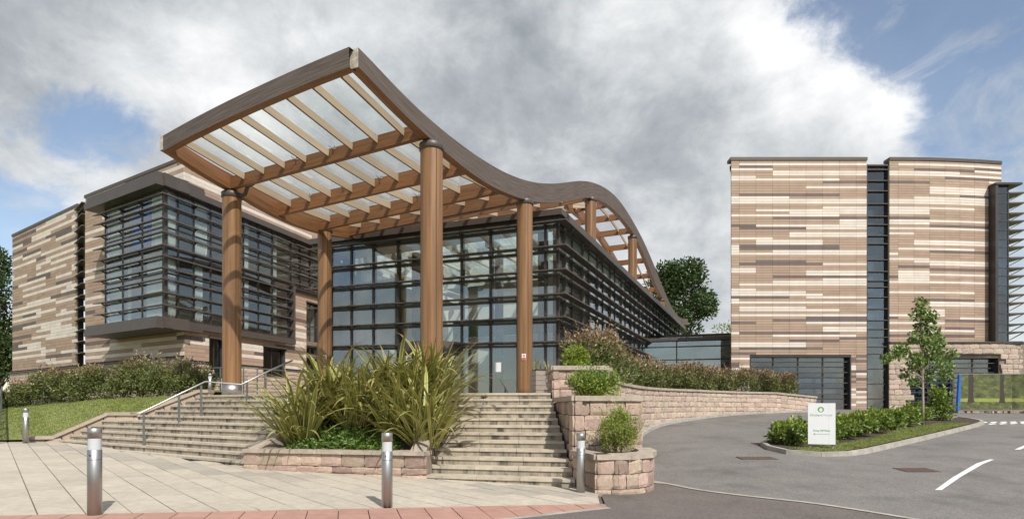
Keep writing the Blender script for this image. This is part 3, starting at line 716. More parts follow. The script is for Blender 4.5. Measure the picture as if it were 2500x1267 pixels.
# planted island in the road ------------------------------------------------
ISL = [(7.60, 17.3), (7.42, 16.7), (7.42, 16.0), (7.62, 15.45), (8.28, 15.12), (9.1, 15.22), (10.1, 15.85), (14.8, 19.6), (19.4, 23.4), (20.6, 24.7), (21.0, 25.7), (20.9, 26.6), (18.3, 26.6), (13.5, 23.0), (9.1, 18.9)]
ik = thing('traffic_island', 'kerbed traffic island with lawn, mulch and shrubs in the road', 'island', (10, 17, .3))
ip = smooth_path(ISL+[ISL[0]], 4)[:-1]; ip = [(p.x, p.y) for p in ip]
L_, pos, tan = path_fn(ip+[ip[0]]); n = round(L_/.9)
for i in range(n):
    s0, s1 = L_*i/n+.004, L_*(i+1)/n-.004; a, b = pos(s0), pos(s1); ta, tb = tan(max(.06, s0)), tan(min(L_-.06, s1)); na, nb = Vector((-ta.y, ta.x)), Vector((-tb.y, tb.x)); P = []
    for dz, ins in ((-.2, 0), (.13, .015)):
        P += [(*(a+na*ins), G(*a)+dz), (*(b+nb*ins), G(*b)+dz), (*(b+nb*.14), G(*b)+dz), (*(a+na*.14), G(*a)+dz)]
    mb = MB(); mb.hexa(P); put(mb, 'kerb_stone', 'kerb', ik)
inner = []
for i, p in enumerate(ip):
    d = (Vector(ip[(i+1) % len(ip)])-Vector(ip[i-1])).normalized(); inner.append(tuple(Vector(p)+Vector((-d.y, d.x))*.12))
sheet('mulch_bed', inner, .10, 'mulch', .5, None, ik)
GRASS_I = [(7.75, 15.95), (7.95, 15.5), (8.35, 15.33), (9.05, 15.42), (9.95, 16.02), (14.7, 19.8), (19.0, 23.4), (17.6, 23.3), (14.4, 20.9), (11.6, 18.2), (9.6, 16.7), (8.5, 16.1)]
sheet('turf_strip', GRASS_I, .125, 'turf', .5, None, ik)
def blades(name, poly, zf, n, h, label, xs, ys):
    P = []
    while len(P) < n:
        x, y = random.uniform(*xs), random.uniform(*ys)
        if inside((x, y), poly): P.append((x, y, zf(x, y)))
    D = RNG.normal(size=(n, 3))*.45; D[:, 2] = 1
    o = leaves(name, P, D, RNG.uniform(h*.5, h*1.2, n), .016, 0, ['blade']); stuff(o); tag(o, label, 'grass'); return o
blades('island_grass', GRASS_I, lambda x, y: G(x, y)+.12, 16000, .055, 'short mown grass along the front of the traffic island', (7.5, 19.2), (15.2, 23.6))

# lawn left of the steps ------------------------------------------------------
bot = [(-17.6, 17.3, .50), (-15.9, 18.45, .50), (-15.35, 19.05, .60), (-13.55, 19.12, 1.28), (-12.55, 19.14, 1.32), (-10.5, 19.18, 2.0)]
topl = [(-26.0, 27.0, 1.45), (-23.5, 26.0, 1.5), (-21.5, 25.2, 1.62), (-17.0, 23.4, 1.86), (-14.6, 22.6, 1.95), (-10.6, 21.3, 2.0)]
def lawn_grid(nu=60, nv=14):
    V = []
    for j in range(nv+1):
        for i in range(nu+1):
            u_ = i/nu*5; k = min(4, int(u_)); f = u_-k; a = lerp(bot[k], bot[k+1], f); b = lerp(topl[k], topl[k+1], f); t_ = j/nv
            p = lerp(a, b, t_); V.append((p[0], p[1], p[2]+.10*math.sin(math.pi*t_)))
    F = [(j*(nu+1)+i, j*(nu+1)+i+1, (j+1)*(nu+1)+i+1, (j+1)*(nu+1)+i) for j in range(nv) for i in range(nu)]
    return V, F
LV, LF = lawn_grid(); me = bpy.data.meshes.new('lawn'); me.from_pydata(LV, [], LF); me.materials.append(M['turf']); me.polygons.foreach_set('use_smooth', [True]*len(LF)); me.update(); struct(link('lawn', me))
LA = np.array(LV); fi = RNG.integers(0, len(LF), 26000); bc = RNG.random((26000, 2)); q = LA[np.array(LF)[fi]]
P = q[:, 0]*(1-bc[:, :1])*(1-bc[:, 1:])+q[:, 1]*bc[:, :1]*(1-bc[:, 1:])+q[:, 2]*bc[:, :1]*bc[:, 1:]+q[:, 3]*(1-bc[:, :1])*bc[:, 1:]
D = RNG.normal(size=(26000, 3))*.5; D[:, 2] = 1
o = leaves('lawn_grass', P, D, RNG.uniform(.03, .075, 26000), .022, 0, ['blade']); stuff(o); tag(o, 'short mown grass on the sloping bank left of the steps', 'grass')
# planting bed behind the lawn, up to the building's plinth
V = [(a[0], a[1], a[2]-.01) for a in topl]+[(-46, 50, 2.4), (-40, 46.5, 2.3), (-31, 40.6, 2.25), (-24, 36, 2.2), (-19.5, 33, 2.15), (-10.5, 24, 2.02)]
F = [(i, i+1, 7+i, 6+i) for i in range(5)]
me = bpy.data.meshes.new('planting_bed'); me.from_pydata(V, [], F); me.materials.append(M['mulch']); me.update(); struct(link('planting_bed', me))
V = [lerp(a, b, -.01) for a, b in zip(topl, bot)]; V = [(p[0], p[1], p[2]+.03) for p in V]+[(lambda p: (p[0], p[1], p[2]+.05))(lerp(a, b, .14)) for a, b in zip(topl, bot)]
# ================================================================== buildings
def nrm(d): return Vector((d.y, -d.x))          # outward normal of a wall that runs left to right
def fpt(o, d, s, z, out=0): n_ = nrm(d); return Vector((o.x+d.x*s+n_.x*out, o.y+d.y*s+n_.y*out, z))
def fbox(mb, o, d, s0, s1, z0, z1, out0, out1, mi=0):
    a, b = min(out0, out1), max(out0, out1)
    P = []
    for z in (z0, z1): P += [fpt(o, d, s0, z, b), fpt(o, d, s1, z, b), fpt(o, d, s1, z, a), fpt(o, d, s0, z, a)]
    mb.hexa(P, mi)
def fpart(root, name, matn, o, d, s0, s1, z0, z1, out0, out1):
    mb = MB(); fbox(mb, o, d, s0, s1, z0, z1, out0, out1); return put(mb, name, matn, root)
def facade(root, name, matn, o, d, w_, z0, z1, openings, th=.35):
    xs = sorted({0, w_}|{q for op in openings for q in op[:2]}); zs = sorted({z0, z1}|{q for op in openings for q in op[2:4]}); mb = MB()
    for xa, xb in zip(xs[:-1], xs[1:]):
        run = None
        for za, zb in zip(zs[:-1], zs[1:]):
            cx, cz = (xa+xb)/2, (za+zb)/2
            hole = any(op[0] < cx < op[1] and op[2] < cz < op[3] for op in openings)
            if not hole: run = [run[0], zb] if run else [za, zb]
            if (hole or zb == zs[-1]) and run: fbox(mb, o, d, xa, xb, run[0], run[1], -th, -.02); run = None
    return put(mb, name, matn, root)
RH = .15
def tile_specs(o, d, w_, z0, z1, colf, openings, cw=.98, x0=.45, RH=RH):
    sp = []; n_ = nrm(d); rows = int((z1-z0)/RH); edges = [0]+[x0+cw*i for i in range(int((w_-x0)/cw)+1)]+[w_]
    for r in range(rows):
        zc_ = z1-(r+.5)*RH
        for c, (a, b) in enumerate(zip(edges[:-1], edges[1:])):
            if b-a < .05: continue
            segs = [(a, b)]
            for op in openings:
                if op[2]-.02 < zc_ < op[3]+.02:
                    ns = []
                    for (p, q) in segs:
                        if q <= op[0] or p >= op[1]: ns.append((p, q)); continue
                        if p < op[0]: ns.append((p, op[0]))
                        if q > op[1]: ns.append((op[1], q))
                    segs = ns
            for (p, q) in segs:
                if q-p < .06: continue
                ce = fpt(o, d, (p+q)/2, zc_, .0)
                sp.append(('box', colf(r, c), mtx(ce, (d.x, d.y, 0), (-n_.x, -n_.y, 0), (0, 0, 1), q-p-.010, .05, RH-.012)))
    return sp
TC = {'c': 'tile_cream', 't': 'tile_tan', 'd': 'tile_dark'}
def random_pattern(rows, cols, seed):
    rr = random.Random(seed); g = [['t']*cols for _ in range(rows)]
    for r in range(rows):
        c = 0; prev = None
        while c < cols:
            k = rr.choices('ctd', (.42, .46, .11))[0]; l = rr.choice((3, 4, 5, 6, 7, 8, 10)) if k != 'd' else rr.choice((2, 3, 4, 5, 6))
            if k == prev: k = 't' if k != 't' else 'c'
            if k == 'c' and r and sum(g[r-1][q] == 'c' for q in range(c, min(cols, c+l))) > l*.4 and rr.random() < .75: k = 't'
            prev = k
            for q in range(c, min(cols, c+l)): g[r][q] = k
            c += l
        if r and rr.random() < .10:
            c = rr.randrange(cols); l = rr.randrange(3, 8)
            for q in range(c, min(cols, c+l)): g[r][q] = g[r-1][q]
    return lambda r, c: TC[g[min(r, rows-1)][min(c, cols-1)]]
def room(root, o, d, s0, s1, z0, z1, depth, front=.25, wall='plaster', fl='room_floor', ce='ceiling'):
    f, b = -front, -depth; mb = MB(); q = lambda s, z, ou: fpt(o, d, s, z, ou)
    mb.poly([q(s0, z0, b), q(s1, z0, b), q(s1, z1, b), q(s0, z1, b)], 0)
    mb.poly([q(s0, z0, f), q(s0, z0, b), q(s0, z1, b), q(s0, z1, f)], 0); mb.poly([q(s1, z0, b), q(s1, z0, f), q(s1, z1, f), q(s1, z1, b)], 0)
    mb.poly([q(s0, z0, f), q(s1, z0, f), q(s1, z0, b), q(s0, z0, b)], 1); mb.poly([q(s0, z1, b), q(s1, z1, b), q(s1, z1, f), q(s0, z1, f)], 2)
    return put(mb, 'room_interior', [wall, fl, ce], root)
def curtain(root, o, d, s0, s1, z0, z1, out, matn='curtain', wave=.09):
    n = max(4, int((s1-s0)/wave)); V = []; F = []
    for i in range(n+1):
        s = s0+(s1-s0)*i/n; w1 = (.035 if i % 2 else -.035)+random.uniform(-.012, .012)
        V += [fpt(o, d, s, z0, out+w1*1.2), fpt(o, d, s, z1, out+w1*.6)]
    mb = MB(); mb.v = [tuple(p) for p in V]
    for i in range(n): mb.face((2*i, 2*i+2, 2*i+3, 2*i+1))
    return put(mb, 'curtain', matn, root, True)
def glazing(root, o, d, xs, zs, out, matn, bar=.06, dep=.10, frame='bronze', skip=lambda i, j: False, vbars=True):
    for i, (a, b) in enumerate(zip(xs[:-1], xs[1:])):
        for j, (za, zb) in enumerate(zip(zs[:-1], zs[1:])):
            if skip(i, j): continue
            fpart(root, 'pane', matn, o, d, a+bar*.4, b-bar*.4, za+bar*.4, zb-bar*.4, out-.012, out+.012)
    if vbars:
        for x in xs: fpart(root, 'mullion', frame, o, d, x-bar/2, x+bar/2, zs[0], zs[-1], out-dep, out+.035)
    for z in zs: fpart(root, 'transom', frame, o, d, xs[0], xs[-1], z-bar/2, z+bar/2, out-dep*.9, out+.03)

# ---- right-hand hotel block --------------------------------------------------
rbk = thing('hotel_block', 'tall right-hand building clad in striped cream, tan and brown tiles', 'building', (20, 33.2, 1.37))
o1, d1x = Vector((12.87, 33.2)), Vector((1, 0)); ZR = 16.1; ZG = 1.2
WIN1 = (1.09, 7.03, -9, 4.53)
Z5 = lambda y: EYE+(HOR-(360+y/1.863))/FPX*33.2
LEFTBARS = [(77, 84, 667, 'c'), (89, 84, 235, 'd'), (101, 48, 235, 'c'), (112, 235, 667, 'c'), (124, 235, 667, 'c'), (137, 48, 158, 'c'), (149, 48, 543, 'c'), (160, 467, 667, 'd'), (184, 390, 667, 'c'), (220, 84, 543, 'd'), (232, 48, 314, 'c'), (244, 48, 667, 'c'), (255, 48, 667, 'c'),
 (280, 467, 667, 'c'), (291, 162, 667, 'c'), (303, 314, 667, 'c'), (315, 48, 543, 'c'), (326, 237, 667, 'd'), (338, 543, 667, 'c'), (349, 543, 667, 'c'), (361, 160, 667, 'c'), (361, 48, 160, 'd'), (372, 84, 390, 'd'), (372, 390, 667, 'c'), (397, 314, 667, 'c'), (409, 48, 237, 'c'), (430, 162, 467, 'c'), (442, 162, 467, 'c'),
 (455, 84, 543, 'd'), (455, 48, 84, 'c'), (467, 237, 667, 'c'), (467, 48, 84, 'c'), (479, 48, 667, 'c'), (523, 162, 390, 'd'), (535, 84, 467, 'd'), (535, 467, 667, 'c'), (559, 48, 162, 'c'), (571, 48, 162, 'c'), (571, 390, 667, 'c'), (582, 390, 667, 'c'), (593, 237, 667, 'd'), (605, 467, 667, 'c'), (617, 237, 667, 'c'), (629, 84, 667, 'c'),
 (652, 48, 162, 'c'), (663, 48, 390, 'c'), (674, 48, 467, 'c'), (686, 390, 667, 'c'), (686, 48, 314, 'd'), (697, 48, 84, 'c'), (709, 48, 667, 'c'), (731, 84, 390, 'c'), (743, 84, 543, 'c'), (766, 48, 667, 'c'), (777, 390, 667, 'd'), (788, 237, 667, 'd'), (800, 390, 667, 'c'), (800, 48, 160, 'd'), (823, 467, 667, 'c'), (835, 467, 667, 'c'), (846, 84, 543, 'd'), (846, 48, 84, 'c'), (858, 237, 617, 'c'),
 (870, 543, 667, 'd'), (881, 314, 543, 'd'), (893, 48, 390, 'c'), (905, 48, 390, 'c'), (916, 84, 467, 'd'), (939, 48, 130, 'd')]
RIGHTBARS = [(72, 813, 1020, 'c'), (79, 813, 1312, 'c'), (90, 1157, 1312, 'd'), (102, 885, 1157, 'd'), (102, 1157, 1285, 'c'), (113, 765, 1092, 'c'), (125, 765, 1312, 'c'), (137, 1025, 1285, 'd'), (149, 1222, 1312, 'c'), (160, 765, 957, 'd'), (184, 957, 1222, 'c'), (196, 957, 1222, 'c'), (207, 957, 1222, 'c'), (218, 1092, 1222, 'd'),
 (232, 885, 1222, 'c'), (244, 765, 1222, 'c'), (255, 765, 1222, 'c'), (275, 765, 1160, 'c'), (290, 765, 957, 'c'), (302, 765, 957, 'c'), (326, 765, 957, 'd'), (338, 765, 1222, 'c'), (349, 765, 957, 'c'), (358, 957, 1222, 'd'), (370, 765, 1222, 'c'), (395, 765, 885, 'c'), (430, 885, 1222, 'c'), (441, 885, 1222, 'c'), (464, 813, 1160, 'c'), (474, 957, 1222, 'd'), (479, 765, 813, 'c'),
 (510, 765, 957, 'c'), (521, 885, 1222, 'c'), (533, 957, 1222, 'c'), (543, 813, 957, 'd'), (555, 957, 1222, 'd'), (567, 813, 957, 'c'), (580, 813, 1222, 'c'), (592, 765, 813, 'd'), (592, 813, 957, 'c'), (604, 813, 957, 'c'), (617, 765, 1222, 'c'), (660, 765, 1160, 'c'), (693, 885, 1160, 'd'), (705, 957, 1222, 'c'), (717, 957, 1222, 'c'), (740, 957, 1025, 'c'), (752, 885, 1025, 'c'), (763, 765, 1025, 'c'),
 (775, 1092, 1222, 'c'), (775, 765, 813, 'd'), (788, 1025, 1222, 'd'), (800, 765, 1025, 'c'), (823, 990, 1160, 'd'), (836, 765, 1160, 'c'), (860, 765, 1160, 'd')]
def bar_pattern(bars, xs):
    rr = random.Random(3)
    def f(r, c):
        zc_ = ZR-.12-(r+.5)*RH; y = (HOR-(zc_-EYE)*FPX/33.2-360)*1.863; x = xs(c)
        best = None
        for (by, x0, x1, k) in bars:
            if x0 <= x <= x1 and abs(by-y) <= 6: best = k if best is None or abs(by-y) < bd else best; bd = abs(by-y)
        if best: return TC[best]
        if y > 945: return TC[rr.choice('cttd')]
        return TC['t']
    return f
edges1 = [0]+[.45+.98*i for i in range(9)]
facade(rbk, 'wall', 'joint', o1+Vector((.22, 0)), d1x, 7.73, ZG, ZR, [(WIN1[0]-.22, WIN1[1]-.22, WIN1[2], WIN1[3])])
sp = tile_specs(o1, d1x, 7.95, ZG, ZR-.12, bar_pattern(LEFTBARS, lambda c: (48, 66)[c > 0] if c == 0 else 48+37+76*(c-.5)), [WIN1], .98, .47)
# left return wall
oS = Vector((16.6, 41)); dS = (Vector((12.87, 33.2))-oS).normalized(); facade(rbk, 'side_wall', 'joint', oS, dS, 8.35, ZG, ZR, [])
sp += tile_specs(oS, dS, 8.55, ZG, ZR-.12, random_pattern(110, 9, 21), [])
# right part, gently bowed
xr0, xr1 = 22.15, 29.2
bow = lambda x: 33.2+.55*((x-xr0)/(xr1-xr0))**2
mb = MB(); ed = [xr0, 22.67]+[22.67+.945*i for i in range(1, 7)]+[xr1]; ed = sorted(set(round(q, 3) for q in ed))
STZ = 5.25
for c, (a, b) in enumerate(zip(ed[:-1], ed[1:])):
    oo = Vector((a, bow(a))); dd = (Vector((b, bow(b)))-oo); ww = dd.length; dd.normalize()
    fbox(mb, oo, dd, 0, ww, STZ, ZR, -.35, -.02)
    xz = (765+(a-xr0)*74+ (b-xr0)*74+765)/2; f_ = bar_pattern(RIGHTBARS, lambda q, xz=xz: xz)
    sp += tile_specs(oo, dd, ww, STZ, ZR-.12, lambda r, c_, f_=f_, c=c: f_(r, c), [], 5, ww)
put(mb, 'wall', 'joint', rbk)
pieces(rbk, 'tile', sp, 300)
# parapet caps
for (a, b) in ((12.82, 20.85),): fpart(rbk, 'parapet_cap', 'fascia', Vector((a, 33.2)), d1x, 0, b-a, ZR-.12, ZR+.06, -.5, .07)
mb = MB()
for a, b in zip(ed[:-1], ed[1:]):
    oo = Vector((a, bow(a))); dd = (Vector((b, bow(b)))-oo); ww = dd.length; dd.normalize(); fbox(mb, oo, dd, -.004, ww+.004, ZR-.12, ZR+.06, -.5, .07)
put(mb, 'parapet_cap', 'fascia', rbk)
mb = MB(); mb.prism([(12.9, 33.5), (29.1, 34.1), (29.1, 45), (16.6, 41)], ZR-.5, ZR-.3); put(mb, 'roof', 'fascia', rbk)
fpart(rbk, 'side_wall', 'joint', Vector((29.2, 33.85)), Vector((0, 1)), 0, 11, ZG, ZR, -.35, -.02)
# stair slot
osl = Vector((20.82, 33.2)); fpart(rbk, 'slot_jamb', 'bronze', osl, d1x, 0, .06, ZG, ZR-.35, -.8, 0); fpart(rbk, 'slot_jamb', 'bronze', osl, d1x, 1.27, 1.33, ZG, ZR-.35, -.8, 0)
fpart(rbk, 'slot_head', 'fascia', osl, d1x, 0, 1.33, ZR-.42, ZR-.34, -.8, .0)
zs = [ZG]+[2.0+i*.88 for i in range(4)]+[Z5(y) for y in (905, 862, 825, 785, 733, 680, 634, 605, 563, 510, 437, 400, 350, 312, 255, 197, 150, 100)]; zs = sorted(zs)+[ZR-.45]
zs = [z for i, z in enumerate(zs) if i == 0 or z-zs[i-1] > .12]
glazing(rbk, osl, d1x, [.06, 1.27], zs, -.20, 'glass_deep', .07, .12)
for z in zs[5:-1]: fpart(rbk, 'louvre', 'louvre_metal', osl, d1x, .02, 1.31, z-.02, z+.02, -.19, -.02)
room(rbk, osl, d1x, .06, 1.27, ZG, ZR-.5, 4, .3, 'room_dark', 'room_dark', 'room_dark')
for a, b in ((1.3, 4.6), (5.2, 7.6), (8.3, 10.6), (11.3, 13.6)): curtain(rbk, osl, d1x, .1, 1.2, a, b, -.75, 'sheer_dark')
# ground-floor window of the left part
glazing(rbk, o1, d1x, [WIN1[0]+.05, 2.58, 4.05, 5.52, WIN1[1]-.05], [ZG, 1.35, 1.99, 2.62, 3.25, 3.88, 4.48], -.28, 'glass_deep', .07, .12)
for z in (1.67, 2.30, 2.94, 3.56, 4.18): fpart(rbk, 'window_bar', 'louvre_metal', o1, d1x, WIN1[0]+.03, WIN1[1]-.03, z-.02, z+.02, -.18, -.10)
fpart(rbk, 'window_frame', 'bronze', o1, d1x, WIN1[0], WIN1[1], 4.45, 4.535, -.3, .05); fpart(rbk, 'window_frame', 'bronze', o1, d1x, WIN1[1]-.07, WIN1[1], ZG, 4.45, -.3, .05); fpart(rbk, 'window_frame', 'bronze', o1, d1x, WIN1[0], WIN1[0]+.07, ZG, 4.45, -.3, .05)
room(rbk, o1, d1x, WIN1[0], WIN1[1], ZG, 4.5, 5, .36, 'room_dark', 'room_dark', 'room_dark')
curtain(rbk, o1, d1x, WIN1[0]+.1, WIN1[1]-.1, 1.3, 4.4, -.75, 'sheer_dark')
# stone base of the right part, with its wide window
STW = [(22.1, 33.1), (24.0, 33.02), (26.5, 33.0), (28.6, 33.05), (31.0, 33.3), (36.0, 34.2)]
SL, spos, stan = path_fn(STW)
WIN2 = (1.2, 6.45, 1.0, 4.42)
s2 = [q for q in stone_specs(STW, lambda s: STZ-.02, lambda x, y: 1.3, (.30, .31, .29, .3), (.34, .72), 'stone_pale', .2)
      if not (WIN2[0]-.12 < q[2].translation.x-22.1-.1 < WIN2[1]+.02 and q[2].translation.z < WIN2[3]+.06)]
pieces(rbk, 'stone', s2, 300)
oW2, dW2 = Vector((22.1, 33.14)), Vector((1, 0))
mb = MB(); fbox(mb, oW2, dW2, 0, WIN2[0], 1, STZ, -.5, -.05); fbox(mb, oW2, dW2, WIN2[0], WIN2[1], WIN2[3], STZ, -.5, -.05); fbox(mb, oW2, dW2, WIN2[1], 8.7, 1, STZ, -.5, -.05)
oo = Vector((30.8, 33.33)); dd = (Vector((36, 34.2))-oo).normalized(); fbox(mb, oo, dd, 0, 5.2, 1, STZ, -.5, -.06); put(mb, 'stone_backing', 'mortar', rbk)
coping(rbk, STW, lambda s: STZ, .6, .09, .06, 1.4, 'fascia', 'stone_cap')
glazing(rbk, oW2, dW2, [WIN2[0]+.04, 2.5, 3.85, 5.15, WIN2[1]-.04], [1.2, 1.5, 2.08, 2.66, 3.24, 3.82, WIN2[3]-.05], -.34, 'glass_deep', .07, .12)
for z in (1.8, 2.38, 2.96, 3.54, 4.1): fpart(rbk, 'window_bar', 'louvre_metal', oW2, dW2, WIN2[0]+.03, WIN2[1]-.03, z-.02, z+.02, -.24, -.16)
fpart(rbk, 'window_frame', 'bronze', oW2, dW2, WIN2[0], WIN2[1], WIN2[3]-.05, WIN2[3]+.03, -.4, .03); fpart(rbk, 'window_frame', 'bronze', oW2, dW2, WIN2[1]-.06, WIN2[1], 1, WIN2[3]-.05, -.4, .03)
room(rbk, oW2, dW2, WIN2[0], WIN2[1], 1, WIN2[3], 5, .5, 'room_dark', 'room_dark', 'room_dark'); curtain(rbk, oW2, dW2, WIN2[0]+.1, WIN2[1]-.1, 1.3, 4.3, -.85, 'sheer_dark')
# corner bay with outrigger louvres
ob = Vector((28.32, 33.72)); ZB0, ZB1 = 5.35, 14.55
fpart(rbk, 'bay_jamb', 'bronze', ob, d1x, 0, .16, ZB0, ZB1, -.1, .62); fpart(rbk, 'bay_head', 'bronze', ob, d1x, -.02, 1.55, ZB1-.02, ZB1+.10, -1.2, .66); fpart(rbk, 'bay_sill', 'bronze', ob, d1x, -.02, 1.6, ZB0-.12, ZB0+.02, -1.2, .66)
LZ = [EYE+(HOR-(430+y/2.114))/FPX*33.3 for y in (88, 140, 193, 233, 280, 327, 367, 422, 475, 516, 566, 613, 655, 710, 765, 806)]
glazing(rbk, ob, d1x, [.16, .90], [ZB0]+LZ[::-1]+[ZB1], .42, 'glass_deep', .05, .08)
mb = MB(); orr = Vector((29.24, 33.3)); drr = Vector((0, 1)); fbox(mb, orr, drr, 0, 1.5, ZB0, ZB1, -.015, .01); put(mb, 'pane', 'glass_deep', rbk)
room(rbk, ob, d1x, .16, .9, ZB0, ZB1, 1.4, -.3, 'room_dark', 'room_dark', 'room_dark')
for z in LZ:
    mb = MB(); a = Vector((29.27, 33.25, z)); mb.hexa([a+Vector(q) for q in ((0, 0, -.05), (.95, 0, .0), (.95, 1.7, .0), (0, 1.7, -.05), (0, 0, .04), (.95, 0, .06), (.95, 1.7, .06), (0, 1.7, .04))])
    lv = put(mb, 'louvre', 'louvre_metal', rbk)
    mb = MB(); mb.hexa([a+Vector(q) for q in ((0, .02, -.46), (.06, .02, -.46), (.06, .08, -.46), (0, .08, -.46), (.80, .02, -.01), (.92, .02, -.01), (.92, .08, -.01), (.80, .08, -.01))]); put(mb, 'bracket', 'louvre_metal', lv)

# ---- left-hand hotel wing -----------------------------------------------------
lbk = thing('hotel_wing', 'left-hand building of striped tiles with a projecting dark louvred corner bay', 'building', (-25, 37, 2.2))
Kx = Vector((-18.9, 32.6)); PB = Vector((-29.2, 38.7)); PA1 = Vector((-30.95, 40.3)); PA0 = Vector((-42.0, 47.55)); ZL = 15.9; ZLB = 4.35
dB = (Kx-PB).normalized(); wB = (Kx-PB).length; dA = (PA1-PA0).normalized(); wA = (PA1-PA0).length
d2 = Vector((.318, .948)).normalized(); wW2 = 12.25; J = Kx+d2*wW2; K2 = Vector((-11.2, 42.3)); dJ = (K2-J).normalized(); wJ = (K2-J).length
RL = .235; sp = []
facade(lbk, 'wall', 'joint', PA0, dA, wA, ZLB, ZL, []); sp += tile_specs(PA0, dA, wA, ZLB, ZL-.12, random_pattern(90, 16, 5), [], RH=RL)
facade(lbk, 'wall', 'joint', PB, dB, wB-.14, ZLB, ZL, [(wB-6.8, wB-.14, 6.5, 13.7)]); sp += tile_specs(PB, dB, wB, ZLB, ZL-.12, random_pattern(90, 15, 8), [(wB-6.8, wB+1, 6.5, 13.7)], RH=RL)
OP2 = [(-.1, 8.9, 6.45, 13.75), (8.9, wW2+.1, 10.15, 13.6), (1.72, 2.9, 3.3, 5.7), (6.17, 8.35, 3.6, 5.62), (10.6, 12.15, 5.55, 9.4), (10.6, 12.15, 2.2, 5.3)]
facade(lbk, 'wall', 'joint', Kx+d2*.25, d2, wW2-.25, 3.6, ZL, [(max(0, a-.25), min(wW2-.25, b-.25), c, d_) for a, b, c, d_ in OP2]); sp += tile_specs(Kx, d2, wW2, 4.05, ZL-.12, random_pattern(90, 15, 11), OP2, RH=RL)
facade(lbk, 'wall', 'joint', J, dJ, wJ, 6, ZL, []); sp += tile_specs(J, dJ, wJ, 6, ZL-.12, random_pattern(90, 6, 14), [], RH=RL)
facade(lbk, 'wall', 'joint', K2, d2, 15, 6, ZL, []); sp += tile_specs(K2, d2, 15, 6, ZL-.12, random_pattern(90, 18, 17), [], RH=RL)
# far-left return wall, slot and roof
dR = Vector((dA.y, -dA.x)); fpart(lbk, 'side_wall', 'joint', PA0-dR*-0+Vector((-5.5, -9)) if False else PA0+Vector((-4, 9)), (PA0-(PA0+Vector((-4, 9)))).normalized(), 0, 9.8, ZLB, ZL, -.35, -.02)
pieces(lbk, 'tile', sp, 300)
for (o_, d_, w_) in ((PA0, dA, wA), (PB, dB, wB), (Kx, d2, wW2), (J, dJ, wJ), (K2, d2, 15)):
    fpart(lbk, 'parapet_cap', 'fascia', o_, d_, -.06, w_+.06, ZL-.12, ZL+.07+random.uniform(0, .004), -.5, .07)
mb = MB(); mb.prism([tuple(PA0), tuple(PA1), tuple(PB), tuple(Kx+d2*.4), tuple(J), tuple(K2+d2*.4), tuple(K2+d2*15), (-30, 66), (-46, 60)], ZL-.6, ZL-.4); put(mb, 'roof', 'fascia', lbk)
# stone plinth
s2 = []; mb = MB()
for (o_, d_, w_, zt, zb, ops) in ((PA0-dA*.5, dA, wA+.6, ZLB, 1.9, []), (PB, dB, wB, ZLB, 1.9, []), (Kx, d2, wW2, 4.05, 1.85, [(1.72, 2.9, 3.3, 9), (6.17, 8.35, 3.6, 9), (10.6, 12.2, 1.5, 9)])):
    a = o_+nrm(d_)*.10; pts = [tuple(a), tuple(a+d_*w_)]
    q = stone_specs(pts, lambda s: zt-.02, lambda x, y: zb, (.24, .26, .25), (.45, .9), 'stone_pale', .16)
    def keep(qq):
        r_s = (Vector(qq[2].translation[:2])-a).dot(d_); return not any(p[0]-.1 < r_s < p[1]+.1 and qq[2].translation.z > p[2] for p in ops)
    s2 += [x_ for x_ in q if keep(x_)]
    cuts = [0]
    for p in ops: fbox(mb, a, d_, cuts[-1], p[0], zb-.6, zt, -.5, -.05); fbox(mb, a, d_, p[0], p[1], zb-.6, p[2], -.5, -.05); cuts.append(p[1])
    fbox(mb, a, d_, cuts[-1], w_, zb-.6, zt, -.5, -.05)
put(mb, 'plinth_backing', 'mortar', lbk); pieces(lbk, 'stone', s2, 300)
for (o_, d_, w_, zt) in ((PA0-dA*.5, dA, wA+.6, ZLB), (PB, dB, wB, ZLB)): fpart(lbk, 'plinth_cap', 'fascia', o_, d_, 0, w_, zt-.03, zt+.05, 0, .18)
# tall slot window with louvres
dSl = (PB-PA1).normalized(); wSl = (PB-PA1).length
zs = [ZLB+.1+i*.79 for i in range(15)]
glazing(lbk, PA1, dSl, [.1, 1.2, wSl-.05], zs, -.55, 'glass_coated', .09, .12); fpart(lbk, 'slot_head', 'fascia', PA1, dSl, 0, wSl, ZL-.5, ZL-.1, -1, -.2)
for z in zs[1:]: fpart(lbk, 'louvre', 'louvre_metal', PA1, dSl, -.15, wSl-.1, z-.025, z+.025, -.5, .2)
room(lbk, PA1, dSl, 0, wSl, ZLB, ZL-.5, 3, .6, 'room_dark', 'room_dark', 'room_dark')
fpart(lbk, 'slot_jamb', 'joint', PB, dB, 0, .05, ZLB, ZL, -1.0, -.02)
# projecting corner bay
Q = Kx-d2*1.256; bw = 6.65; oQ = Q-dB*bw; dbay = dB                       # bay front runs left to right from oQ to Q
ZS, ZH = 6.5, 13.66
fpart(lbk, 'bay_fascia', 'fascia', oQ, dbay, -1.3, bw+.32, 13.67, 14.03, -1.2, .62); fpart(lbk, 'bay_fascia', 'fascia', oQ, dbay, -1.25, bw+.24, 14.033, 14.40, -1.2, .52)
fpart(lbk, 'bay_sill', 'fascia', oQ, dbay, -1.3, bw+.32, 5.86, 6.24, -1.2, .62); fpart(lbk, 'bay_sill', 'fascia', oQ, dbay, -1.3, bw+.26, 6.243, 6.50, -1.2, .54)
wr = 1.256+8.9
fpart(lbk, 'window_head', 'fascia', Q, d2, -.3, 1.256+wW2-.1, 13.674, 14.026, -.3, .42); fpart(lbk, 'window_head', 'fascia', Q, d2, -.3, 2.3, 14.037, 14.38, -.3, .38)
